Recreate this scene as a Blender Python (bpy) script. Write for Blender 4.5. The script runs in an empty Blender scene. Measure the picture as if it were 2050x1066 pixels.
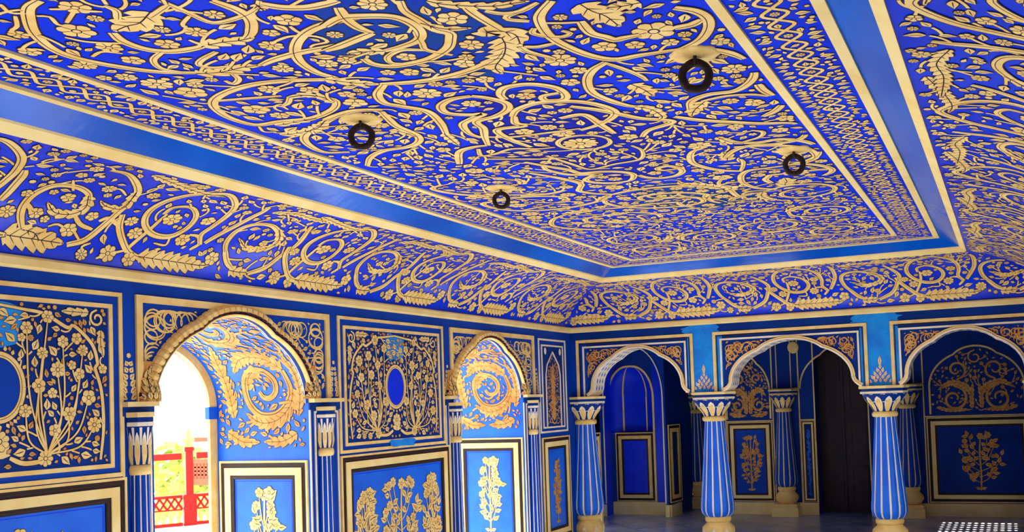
import bpy, math, random
import numpy as np
from mathutils import Vector, Matrix
PI = math.pi
C = bpy.context.scene.collection
DATA = {"ce":[["s",3,[1.686,-7.337,1.614,-7.317,1.541,-7.266,1.443,-7.174,1.37,-7.058,1.36,-6.952,1.416,-6.825,1.504,-6.716,1.632,-6.638]],["a",0.09,[1.598,-6.645,1.693,-6.616,1.803,-6.619,1.869,-6.604]],["s",2,[1.72,-6.601,1.692,-6.53,1.633,-6.495,1.634,-6.539]],["s",3,[1.663,-7.061,1.63,-6.993,1.637,-6.909,1.693,-6.852,1.794,-6.836,1.844,-6.846]],["a",0.08,[1.822,-6.839,1.912,-6.837,1.973,-6.823,2.04,-6.822]],["s",3,[2.138,-7.107,2.154,-7.012,2.129,-6.933,2.057,-6.856,2.004,-6.824]],["s",2,[2.002,-7.176,2.005,-7.073,2.013,-6.977,2.115,-6.971,2.211,-6.998,2.265,-7.042]],["s",3,[2.252,-7.021,2.29,-6.972,2.36,-6.936,2.455,-6.931,2.477,-6.934]],["s",3,[2.288,-6.632,2.179,-6.634,2.063,-6.639,1.943,-6.625,1.869,-6.604]],["s",3,[2.451,-6.799,2.389,-6.807,2.274,-6.793,2.17,-6.746,2.08,-6.667,2.016,-6.566,1.994,-6.455,2.012,-6.381,2.032,-6.303]],["a",0.12,[1.903,-7.126,1.809,-7.082,1.749,-7.081,1.68,-7.068]],["s",2,[1.871,-7.097,1.941,-7.121,2.0,-7.142]],["s",2,[1.771,-7.133,1.822,-7.182,1.823,-7.225]],["s",3,[2.044,-6.319,1.965,-6.373,1.846,-6.425,1.706,-6.455,1.563,-6.44,1.433,-6.389,1.35,-6.306,1.299,-6.169,1.321,-6.041,1.452,-6.027,1.599,-6.003,1.753,-6.058,1.838,-6.143,1.825,-6.201,1.78,-6.25,1.706,-6.265]],["a",0.06,[1.818,-6.128,1.82,-6.216,1.775,-6.265,1.695,-6.272]],["s",2,[1.706,-6.265,1.656,-6.217,1.607,-6.192]],["a",0.06,[1.388,-5.988,1.515,-5.992,1.624,-5.989]],["a",0.09,[1.305,-5.862,1.406,-5.854,1.517,-5.87,1.633,-5.955]],["s",3,[1.785,-5.985,1.675,-5.961,1.54,-5.888,1.398,-5.81,1.309,-5.692,1.277,-5.53,1.383,-5.469]],["s",2,[1.423,-6.37,1.552,-6.337,1.692,-6.298]],["s",2,[1.668,-6.865,1.576,-6.819,1.533,-6.742,1.578,-6.666]],["s",2,[1.831,-6.779,1.722,-6.742,1.677,-6.706,1.7,-6.664,1.766,-6.649]],["a",0.05,[2.238,-7.028,2.225,-6.976]],["s",1,[1.575,-7.263,1.604,-7.241,1.572,-7.188,1.588,-7.164]],["s",1,[1.608,-7.185,1.697,-7.231,1.728,-7.244]],["s",1,[1.656,-7.281,1.724,-7.247]],["s",1,[1.726,-7.231,1.78,-7.196]],["s",1,[1.497,-7.105,1.522,-7.049,1.582,-7.0,1.637,-6.972]],["s",1,[1.562,-7.372,1.529,-7.317,1.564,-7.292]],["s",1,[1.519,-7.293,1.448,-7.236,1.395,-7.216,1.38,-7.157]],["s",1,[1.989,-7.051,1.917,-7.01,1.903,-6.969]],["s",1,[1.834,-6.904,1.835,-6.859,1.857,-6.821]],["s",1,[1.42,-6.94,1.491,-6.958,1.538,-6.915]],["s",1,[2.052,-6.755,2.15,-6.774,2.226,-6.735,2.231,-6.679,2.169,-6.676,2.143,-6.662]],["s",1,[2.211,-6.843,2.201,-6.798,2.206,-6.762]],["s",1,[1.494,-6.227,1.595,-6.198,1.593,-6.146]],["s",1,[1.315,-6.014,1.278,-5.942,1.324,-5.916]],["s",1,[1.761,-6.871,1.791,-6.855]],["f",0.059,[1.575,-7.123]],["f",0.048,[1.735,-7.255]],["f",0.041,[1.906,-6.943]],["f",0.046,[2.239,-6.884]],["f",0.064,[1.416,-6.496]],["f",0.059,[1.478,-6.209]],["f",0.042,[1.505,-6.098]],["f",0.04,[1.347,-6.736]],["f",0.06,[1.383,-6.629]],["f",0.041,[1.326,-6.892]],["f",0.034,[1.387,-7.187]],["f",0.03,[2.116,-6.825]],["f",0.043,[2.036,-6.736]],["f",0.04,[1.914,-6.54]],["f",0.04,[2.091,-6.507]],["f",0.026,[1.716,-7.168]],["f",0.027,[1.826,-7.009]],["f",0.045,[1.545,-6.975]],["f",0.041,[1.514,-6.851]],["f",0.042,[1.74,-6.909]],["s",3,[2.446,-6.892,2.41,-6.804,2.4,-6.728,2.413,-6.672]],["s",3,[2.413,-6.672,2.324,-6.648,2.233,-6.624,2.165,-6.614]],["s",3,[2.31,-6.791,2.404,-6.822,2.486,-6.796,2.554,-6.753,2.575,-6.687,2.563,-6.611,2.515,-6.549,2.426,-6.523,2.349,-6.517]],["a",0.07,[2.349,-6.517,2.281,-6.543,2.218,-6.558]],["s",3,[2.239,-6.488,2.234,-6.431,2.273,-6.38,2.355,-6.367,2.45,-6.377,2.56,-6.435,2.622,-6.511,2.642,-6.553,2.617,-6.6,2.616,-6.698,2.616,-6.776,2.647,-6.848]],["a",0.05,[2.604,-6.672,2.647,-6.593,2.732,-6.557]],["s",2,[2.548,-6.618,2.508,-6.517,2.487,-6.454,2.54,-6.369]],["s",2,[2.482,-6.457,2.407,-6.496,2.325,-6.463,2.3,-6.407,2.333,-6.379]],["a",0.08,[1.974,-6.379,2.034,-6.302,2.125,-6.23]],["s",3,[2.125,-6.23,2.236,-6.194,2.345,-6.181,2.451,-6.19,2.558,-6.218,2.659,-6.267,2.723,-6.33]],["a",0.12,[2.779,-6.43,2.758,-6.368,2.704,-6.283,2.615,-6.188,2.6,-6.11]],["a",0.1,[2.739,-6.468,2.767,-6.505,2.809,-6.484,2.835,-6.435,2.806,-6.343]],["s",3,[2.804,-6.709,2.803,-6.633,2.81,-6.533,2.814,-6.481]],["a",0.06,[2.722,-6.81,2.756,-6.764,2.821,-6.716,2.893,-6.679,2.951,-6.672,3.008,-6.664]],["s",2,[2.844,-6.659,2.887,-6.613,2.946,-6.606,3.026,-6.641]],["s",2,[2.932,-6.519,2.879,-6.563,2.887,-6.59,2.93,-6.599]],["s",3,[3.071,-6.633,2.999,-6.564,2.963,-6.504,2.935,-6.384,2.941,-6.273,2.98,-6.137,3.047,-6.052,3.149,-6.049,3.279,-6.039]],["s",1,[2.976,-6.48,3.027,-6.454,3.081,-6.434]],["s",3,[3.084,-6.441,3.073,-6.33,3.105,-6.269,3.122,-6.233,3.155,-6.234,3.22,-6.235]],["a",0.12,[3.142,-6.567,3.154,-6.5,3.178,-6.441,3.185,-6.339]],["a",0.08,[3.318,-6.492,3.259,-6.492,3.205,-6.505]],["f",0.078,[3.274,-6.243]],["s",3,[3.008,-6.042,2.925,-5.981,2.859,-5.882,2.818,-5.737,2.843,-5.595,2.894,-5.486,2.959,-5.45]],["s",2,[3.007,-6.022,3.038,-5.942,3.068,-5.838,3.071,-5.769]],["a",0.09,[3.001,-5.759,3.021,-5.676,3.028,-5.572]],["a",0.07,[2.907,-5.479,2.956,-5.396,2.961,-5.278,2.929,-5.235]],["s",2,[2.921,-6.459,2.895,-6.422,2.928,-6.37,2.975,-6.345,3.01,-6.362,2.993,-6.396]],["s",2,[2.798,-6.329,2.802,-6.27,2.854,-6.164]],["s",2,[2.809,-6.323,2.852,-6.3,2.921,-6.302]],["s",3,[2.137,-6.224,2.039,-6.134,1.997,-6.03,2.031,-5.959,2.085,-5.847,2.04,-5.67,1.947,-5.466]],["a",0.06,[1.964,-5.523,1.927,-5.375,1.916,-5.31]],["s",3,[1.629,-5.957,1.802,-6.003,1.91,-5.971,1.935,-5.958]],["s",3,[1.915,-5.941,1.873,-5.822,1.844,-5.718,1.839,-5.561,1.779,-5.459,1.678,-5.41,1.548,-5.411,1.412,-5.338,1.291,-5.205]],["a",0.06,[1.779,-5.691,1.81,-5.642,1.823,-5.537]],["s",3,[2.359,-5.936,2.403,-5.886,2.438,-5.789,2.398,-5.703,2.304,-5.641,2.193,-5.614,2.165,-5.507,2.1,-5.38,2.038,-5.24]],["s",3,[2.359,-5.936,2.262,-5.938,2.175,-5.88,2.148,-5.785,2.219,-5.717,2.277,-5.699,2.18,-5.652,2.112,-5.599,2.067,-5.465,2.079,-5.375]],["s",3,[2.46,-5.83,2.474,-5.898,2.534,-5.963,2.638,-5.955,2.709,-5.869,2.709,-5.771,2.673,-5.713,2.605,-5.737,2.618,-5.795,2.7,-5.801]],["s",3,[2.37,-5.605,2.437,-5.682,2.558,-5.724,2.695,-5.675,2.772,-5.58,2.8,-5.454,2.747,-5.366,2.65,-5.298,2.546,-5.261]],["s",3,[2.377,-5.601,2.334,-5.506,2.348,-5.451,2.206,-5.452,2.184,-5.263,2.206,-5.108]],["s",3,[2.659,-5.615,2.743,-5.513,2.814,-5.388,2.863,-5.302,2.976,-5.179,2.83,-5.101,2.759,-5.007]],["s",3,[2.544,-5.479,2.66,-5.474,2.664,-5.29,2.665,-5.128]],["s",2,[2.107,-5.376,2.213,-5.316,2.429,-5.294,2.558,-5.286]],["s",3,[1.722,-4.995,1.849,-5.201,1.957,-5.25,2.031,-5.244]],["s",2,[1.963,-5.21,1.911,-5.088,1.987,-5.082,2.109,-5.126,2.22,-5.062,2.309,-5.049]],["s",2,[2.198,-4.921,2.237,-4.693,2.278,-4.537,2.437,-4.576,2.597,-4.608,2.668,-4.767,2.658,-4.886]],["s",2,[1.899,-5.015,2.051,-4.926,2.205,-4.837]],["f",0.037,[2.384,-6.431]],["f",0.053,[2.718,-6.653]],["f",0.045,[2.652,-6.424]],["f",0.041,[2.532,-6.274]],["f",0.063,[2.863,-6.139]],["f",0.041,[2.791,-5.896]],["f",0.036,[2.879,-6.006]],["f",0.061,[2.219,-6.049]],["f",0.052,[1.893,-6.087]],["f",0.037,[1.932,-6.192]],["f",0.043,[2.306,-5.848]],["f",0.042,[2.556,-5.828]],["f",0.046,[3.064,-6.189]],["f",0.037,[3.169,-6.153]],["f",0.038,[2.302,-6.291]],["f",0.048,[2.557,-6.865]],["f",0.055,[1.714,-4.825]],["f",0.048,[2.303,-5.365]],["f",0.057,[2.451,-5.248]],["f",0.05,[2.7,-5.04]],["f",0.029,[2.293,-6.717]],["f",0.03,[2.312,-6.13]],["f",0.031,[2.904,-6.55]],["f",0.034,[2.614,-5.57]],["s",3,[3.404,-6.403,3.456,-6.346,3.475,-6.273,3.454,-6.184,3.394,-6.091,3.313,-6.041,3.279,-6.039]],["s",3,[3.348,-6.239,3.41,-6.24,3.455,-6.267]],["s",3,[3.279,-6.039,3.366,-6.003,3.443,-5.933,3.489,-5.809,3.484,-5.661,3.435,-5.55,3.35,-5.474,3.241,-5.482,3.148,-5.428,3.103,-5.315]],["s",3,[3.461,-5.512,3.465,-5.411,3.499,-5.237,3.45,-5.124,3.37,-5.051]],["a",0.08,[3.2,-5.4,3.123,-5.304,3.078,-5.213]],["s",2,[3.187,-5.407,3.299,-5.425,3.402,-5.395,3.462,-5.336]],["s",3,[3.009,-5.251,3.096,-5.142,3.194,-5.057,3.329,-4.95,3.474,-4.87,3.501,-4.724,3.448,-4.582,3.318,-4.546,3.193,-4.58,3.088,-4.525,3.01,-4.41]],["s",3,[3.107,-4.592,3.311,-4.513,3.439,-4.363,3.445,-4.158,3.347,-4.042]],["a",0.06,[3.084,-4.823,3.118,-4.697,3.179,-4.626]],["f",0.037,[3.455,-6.041]],["f",0.051,[3.422,-5.738]],["f",0.038,[3.299,-5.346]],["f",0.046,[3.386,-5.271]],["f",0.036,[3.415,-5.584]],["f",0.043,[3.39,-4.787]],["f",0.041,[3.214,-4.951]],["f",0.062,[2.962,-4.712]],["s",2,[3.172,-4.666,3.272,-4.717,3.309,-4.799,3.265,-4.857]]],"co":[["s",3,[-6.396,0.414,-6.394,0.514,-6.412,0.651,-6.436,0.715]],["s",3,[-6.218,0.209,-6.265,0.329,-6.285,0.438,-6.279,0.546,-6.239,0.639,-6.15,0.663,-6.061,0.622,-6.005,0.53]],["a",0.08,[-6.05,0.606,-6.002,0.49,-6.036,0.41,-6.121,0.398,-6.191,0.474]],["s",2,[-6.012,0.398,-5.956,0.333,-5.878,0.305]],["a",0.16,[-6.298,0.092,-6.213,0.084,-6.106,0.108,-5.99,0.153]],["a",0.09,[-6.218,0.209,-6.154,0.197,-6.112,0.137]],["s",3,[-5.968,0.141,-5.883,0.209,-5.838,0.349,-5.824,0.502,-5.837,0.663,-5.891,0.771,-6.04,0.887,-6.145,0.892]],["a",0.07,[-5.872,0.735,-5.826,0.602,-5.836,0.538,-5.917,0.542,-5.97,0.582]],["s",3,[-5.79,0.494,-5.75,0.378,-5.674,0.245,-5.6,0.149,-5.491,0.108]],["a",0.14,[-5.543,0.096,-5.375,0.1,-5.224,0.113,-5.059,0.149]],["s",3,[-5.198,0.333,-5.245,0.442,-5.233,0.554,-5.245,0.695,-5.308,0.827,-5.452,0.928,-5.539,0.9,-5.628,0.819,-5.674,0.695,-5.675,0.562,-5.623,0.438,-5.527,0.357,-5.42,0.369,-5.369,0.486,-5.404,0.622,-5.503,0.703,-5.584,0.663,-5.586,0.574]],["s",2,[-5.629,0.173,-5.587,0.321,-5.568,0.438,-5.569,0.582]],["a",0.08,[-5.957,0.944,-5.764,0.904,-5.575,0.879,-5.452,0.896]],["s",3,[-5.175,0.361,-5.13,0.498,-5.1,0.631,-5.102,0.815,-5.129,0.9]],["s",3,[-4.994,0.309,-5.04,0.418,-5.052,0.57,-5.001,0.671,-4.881,0.691,-4.733,0.59,-4.703,0.478]],["a",0.07,[-4.805,0.671,-4.695,0.526,-4.726,0.426,-4.858,0.386,-4.985,0.478]],["s",3,[-5.002,0.325,-4.936,0.209,-4.873,0.149]],["a",0.09,[-4.894,0.129,-4.81,0.125,-4.743,0.137]],["s",3,[-4.738,0.121,-4.615,0.221,-4.561,0.378,-4.535,0.554,-4.649,0.795]],["a",0.08,[-5.047,0.851,-4.893,0.9,-4.729,0.887,-4.458,0.912]],["s",3,[-4.471,0.357,-4.471,0.273,-4.385,0.149]],["a",0.11,[-4.372,0.113,-4.196,0.125,-4.027,0.133,-3.867,0.141]],["s",3,[-4.321,0.446,-4.433,0.618,-4.38,0.727,-4.273,0.767]],["s",2,[-5.875,0.39,-5.84,0.438,-5.76,0.378]],["s",2,[-6.285,0.438,-6.239,0.39,-6.221,0.345]],["s",2,[-5.243,0.269,-5.206,0.349,-5.256,0.418,-5.316,0.418]],["s",1,[-6.106,0.269,-6.064,0.301,-5.993,0.257,-5.968,0.265,-5.906,0.189,-5.87,0.197]],["s",1,[-5.868,0.076,-5.884,0.145,-5.846,0.185]],["s",1,[-5.787,0.064,-5.754,0.1,-5.74,0.197]],["s",1,[-5.709,0.125,-5.629,0.173]],["s",1,[-6.3,0.731,-6.281,0.787]],["s",1,[-6.142,0.622,-6.206,0.719]],["s",1,[-5.42,0.369,-5.412,0.277,-5.491,0.277]],["s",1,[-6.027,0.683,-5.967,0.731,-5.892,0.683]],["f",0.039,[-6.334,0.337]],["f",0.027,[-6.315,0.518]],["f",0.035,[-6.203,0.365]],["f",0.043,[-5.998,0.269]],["f",0.033,[-5.931,0.426]],["f",0.049,[-5.729,0.121]],["f",0.033,[-5.874,0.06]],["f",0.037,[-5.712,0.446]],["f",0.042,[-5.639,0.341]],["f",0.046,[-5.332,0.357]],["f",0.043,[-5.302,0.598]],["f",0.022,[-6.3,0.731]],["f",0.027,[-6.208,0.783]],["f",0.053,[-5.509,0.542]],["f",0.035,[-6.009,0.711]],["f",0.034,[-5.773,0.739]],["f",0.041,[-5.595,0.088]],["f",0.048,[-5.059,0.221]],["f",0.035,[-6.128,0.554]]]}

# ------------------------------------------------------------------ materials
def srgb(r, g, b):
    f = lambda c: (c/255/12.92) if c/255 <= .04045 else ((c/255+.055)/1.055)**2.4
    return (f(r), f(g), f(b), 1)
MATS = {}
def mk(name, c1, c2=None, rough=.5, scale=4., detail=4., spec=.4, metal=0., bump=0., bscale=60., lo=.4, hi=.62):
    m = bpy.data.materials.new(name); m.use_nodes = True
    nt = m.node_tree; b = nt.nodes['Principled BSDF']
    b.inputs['Roughness'].default_value = rough
    b.inputs['Specular IOR Level'].default_value = spec
    b.inputs['Metallic'].default_value = metal
    tc = nt.nodes.new('ShaderNodeTexCoord')
    if c2 is None: c2 = tuple(x*.86 for x in c1[:3])+(1,)
    n = nt.nodes.new('ShaderNodeTexNoise'); n.inputs['Scale'].default_value = scale
    n.inputs['Detail'].default_value = detail; n.inputs['Roughness'].default_value = .6
    nt.links.new(tc.outputs['Object'], n.inputs['Vector'])
    r = nt.nodes.new('ShaderNodeValToRGB')
    r.color_ramp.elements[0].position = lo; r.color_ramp.elements[0].color = c1
    r.color_ramp.elements[1].position = hi; r.color_ramp.elements[1].color = c2
    nt.links.new(n.outputs['Fac'], r.inputs['Fac'])
    nt.links.new(r.outputs['Color'], b.inputs['Base Color'])
    if bump:
        n2 = nt.nodes.new('ShaderNodeTexNoise'); n2.inputs['Scale'].default_value = bscale; n2.inputs['Detail'].default_value = 3
        nt.links.new(tc.outputs['Object'], n2.inputs['Vector'])
        bp = nt.nodes.new('ShaderNodeBump'); bp.inputs['Strength'].default_value = bump; bp.inputs['Distance'].default_value = .01
        nt.links.new(n2.outputs['Fac'], bp.inputs['Height']); nt.links.new(bp.outputs['Normal'], b.inputs['Normal'])
    MATS[name] = m
    return m
mk('gold_paint', srgb(250,216,132), srgb(240,196,104), .6, 9., spec=.2)
mk('amber_paint', srgb(222,166,84), srgb(206,138,58), .6, 9., spec=.25)
mk('outline_paint', srgb(62,24,40), srgb(40,14,30), .7, 20., spec=.2)
mk('cream_plaster', srgb(252,226,148), srgb(244,210,124), .6, 3., spec=.2, bump=.1, bscale=30)
mk('pale_cream', srgb(250,238,205), srgb(240,220,170), .6, 5., spec=.25)
mk('black_line', srgb(30,14,14), srgb(48,24,16), .6, 12., spec=.3)
mk('brown_line', srgb(110,66,36), srgb(84,46,26), .6, 12., spec=.2)
mk('ultramarine', srgb(8,56,224), srgb(5,42,200), .6, 1.6, spec=.06, lo=.35, hi=.65)
mk('navy_ground', srgb(10,24,150), srgb(14,34,172), .6, 3., spec=.06)
mk('teal_ground', srgb(2,62,140), srgb(4,52,170), .6, 3., spec=.06)
mk('cove_blue', srgb(8,60,228), srgb(5,44,200), .22, 2.2, spec=.28, lo=.35, hi=.65, bump=.12, bscale=14)
mk('band_blue', srgb(2,98,204), srgb(2,78,180), .16, 1.2, spec=.22, bump=.12, bscale=12)
mk('wall_blue', srgb(4,68,172), srgb(3,54,148), .5, 1.5, spec=.12, lo=.35, hi=.65)
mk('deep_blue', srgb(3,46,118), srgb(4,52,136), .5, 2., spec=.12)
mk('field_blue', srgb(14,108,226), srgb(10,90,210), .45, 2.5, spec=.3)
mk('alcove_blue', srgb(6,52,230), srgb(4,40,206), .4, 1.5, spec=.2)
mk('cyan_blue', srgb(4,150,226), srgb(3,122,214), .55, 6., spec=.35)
mk('iron', srgb(52,28,20), srgb(28,16,14), .65, 40., spec=.4, metal=.3, bump=.5, bscale=90)
mk('dark_wood', srgb(50,24,16), srgb(34,16,12), .5, 8., spec=.4)
mk('red_paint', srgb(158,18,14), srgb(144,15,12), .6, 4., spec=.08)
mk('pale_red', srgb(184,70,60), srgb(176,62,54), .6, 4., spec=.3)
mk('yellow_paint', srgb(244,206,70), srgb(230,180,50), .55, 6., spec=.3)
mk('terrace_stone', srgb(160,164,176), srgb(140,146,160), .6, 3., spec=.3)
mk('hill_ground', srgb(190,196,110), srgb(160,170,90), .8, .4, spec=.2)
mk('leaf_green', srgb(176,186,96), srgb(140,160,84), .7, 3., spec=.2)
mk('plain_plaster', srgb(225,222,214), srgb(205,205,205), .7, 2., spec=.2)
def floor_mat():
    m = mk('marble_floor', srgb(196,200,212), srgb(150,156,176), .18, 1.3, 8, .5)
    nt = m.node_tree; b = nt.nodes['Principled BSDF']
    src = b.inputs['Base Color'].links[0].from_socket
    tc = nt.nodes['Texture Coordinate']
    br = nt.nodes.new('ShaderNodeTexBrick'); br.offset = 0; br.inputs['Scale'].default_value = 1.0
    br.inputs['Mortar Size'].default_value = .006; br.inputs['Brick Width'].default_value = .6; br.inputs['Row Height'].default_value = .6
    br.inputs['Color1'].default_value = (1,1,1,1); br.inputs['Color2'].default_value = (.86,.87,.9,1); br.inputs['Mortar'].default_value = (.4,.4,.42,1)
    mp = nt.nodes.new('ShaderNodeMapping'); mp.inputs['Rotation'].default_value = (0,0,PI/4)
    nt.links.new(tc.outputs['Object'], mp.inputs['Vector']); nt.links.new(mp.outputs['Vector'], br.inputs['Vector'])
    mx = nt.nodes.new('ShaderNodeMix'); mx.data_type = 'RGBA'; mx.blend_type = 'MULTIPLY'; mx.inputs['Factor'].default_value = 1
    nt.links.new(src, mx.inputs['A']); nt.links.new(br.outputs['Color'], mx.inputs['B']); nt.links.new(mx.outputs['Result'], b.inputs['Base Color'])
floor_mat()

# ------------------------------------------------------------------ mesh builder
class MB:
    def __init__(s): s.v = []; s.f = []; s.m = []; s.mats = []; s.sm = []
    def mi(s, name):
        if name not in s.mats: s.mats.append(name)
        return s.mats.index(name)
    def add(s, vs, fs, mat, smooth=False):
        b = len(s.v); s.v.extend(vs); i = s.mi(mat)
        for f in fs: s.f.append(tuple(b+k for k in f)); s.m.append(i); s.sm.append(smooth)
    def build(s, name, parent=None, local=False):
        me = bpy.data.meshes.new(name)
        vs = s.v
        if parent is not None and not local:
            l = parent.location; vs = [(p[0]-l[0], p[1]-l[1], p[2]-l[2]) for p in vs]
        me.from_pydata([tuple(p) for p in vs], [], s.f)
        for n in s.mats: me.materials.append(MATS[n])
        me.polygons.foreach_set('material_index', s.m)
        me.polygons.foreach_set('use_smooth', s.sm)
        me.update()
        o = bpy.data.objects.new(name, me); C.objects.link(o)
        if parent is not None: o.parent = parent
        return o
def thing(name, label, cat, loc=(0,0,0), group=None):
    o = bpy.data.objects.new(name, None); C.objects.link(o); o.location = loc
    o.empty_display_size = .1
    o['label'] = label; o['category'] = cat
    if group: o['group'] = group
    return o
def struct(o): o['kind'] = 'structure'; return o
def tag(o, label, cat, group=None):
    o['label'] = label; o['category'] = cat
    if group: o['group'] = group
    return o
def fix_normals(o):
    import bmesh
    bm = bmesh.new(); bm.from_mesh(o.data); bmesh.ops.recalc_face_normals(bm, faces=bm.faces); bm.to_mesh(o.data); bm.free()
    return o

# plane maps: (a, b, height off the surface) -> point
def mapX(x0, sgn=1): return lambda a, b, h=0: (x0+sgn*h, a, b)
def mapY(y0, sgn=-1): return lambda a, b, h=0: (a, y0+sgn*h, b)
def mapZ(z0, sgn=-1): return lambda a, b, h=0: (a, b, z0+sgn*h)
BOXF = [(0,1,2,3),(7,6,5,4),(0,4,5,1),(1,5,6,2),(2,6,7,3),(3,7,4,0)]
def slab(M, mp, a0, a1, b0, b1, h0, h1, mat):
    M.add([mp(a0,b0,h0),mp(a1,b0,h0),mp(a1,b1,h0),mp(a0,b1,h0),mp(a0,b0,h1),mp(a1,b0,h1),mp(a1,b1,h1),mp(a0,b1,h1)], BOXF, mat)
def box(M, x0, x1, y0, y1, z0, z1, mat): slab(M, mapZ(0, 1), x0, x1, y0, y1, z0, z1, mat)
def quad(M, mp, a0, a1, b0, b1, h, mat):
    M.add([mp(a0,b0,h),mp(a1,b0,h),mp(a1,b1,h),mp(a0,b1,h)], [(0,1,2,3)], mat)
def frame(M, mp, a0, a1, b0, b1, w, h0, h1, mat, bottom=True):
    """mitred rectangular strip w wide inside the rectangle, raised from h0 to h1"""
    O = [(a0,b0),(a1,b0),(a1,b1),(a0,b1)]; I = [(a0+w,b0+(w if bottom else 0)),(a1-w,b0+(w if bottom else 0)),(a1-w,b1-w),(a0+w,b1-w)]
    for k in range(4):
        if k == 0 and not bottom: continue
        j = (k+1) % 4
        P = [O[k],O[j],I[j],I[k]]
        M.add([mp(*p,h0) for p in P]+[mp(*p,h1) for p in P], BOXF, mat)
def sweep(M, mp, pts, w0, w1, h0, h1, mat, inner_h=None):
    """strip along a curve, from offset w0 to w1 to its side, raised h0..h1"""
    n = len(pts); P = np.array(pts, float)
    T = np.gradient(P, axis=0); T /= np.maximum(np.linalg.norm(T, axis=1, keepdims=True), 1e-9)
    N = np.stack([-T[:,1], T[:,0]], 1)
    A = P+N*w0; B = P+N*w1
    vs = []
    for k in range(n):
        vs += [mp(*A[k],h0), mp(*A[k],h1), mp(*B[k],h1), mp(*B[k],h0)]
    fs = []
    for k in range(n-1):
        a = 4*k; b = a+4
        fs += [(a,b,b+1,a+1),(a+1,b+1,b+2,a+2),(a+2,b+2,b+3,a+3),(a+3,b+3,b,a)]
    fs += [(0,1,2,3),(4*n-1,4*n-2,4*n-3,4*n-4)]
    M.add(vs, fs, mat)
def lathe(M, prof, cx, cy, mat, n=32, arc=(0, 2*PI), smooth=True):
    full = abs(arc[1]-arc[0]-2*PI) < 1e-6
    k = n if full else n+1
    vs = []
    for r, z in prof:
        for i in range(k):
            t = arc[0]+(arc[1]-arc[0])*i/n
            vs.append((cx+r*math.cos(t), cy+r*math.sin(t), z))
    fs = []
    for j in range(len(prof)-1):
        for i in range(n):
            i2 = (i+1) % k
            fs.append((j*k+i, j*k+i2, (j+1)*k+i2, (j+1)*k+i))
    M.add(vs, fs, mat, smooth)

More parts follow.
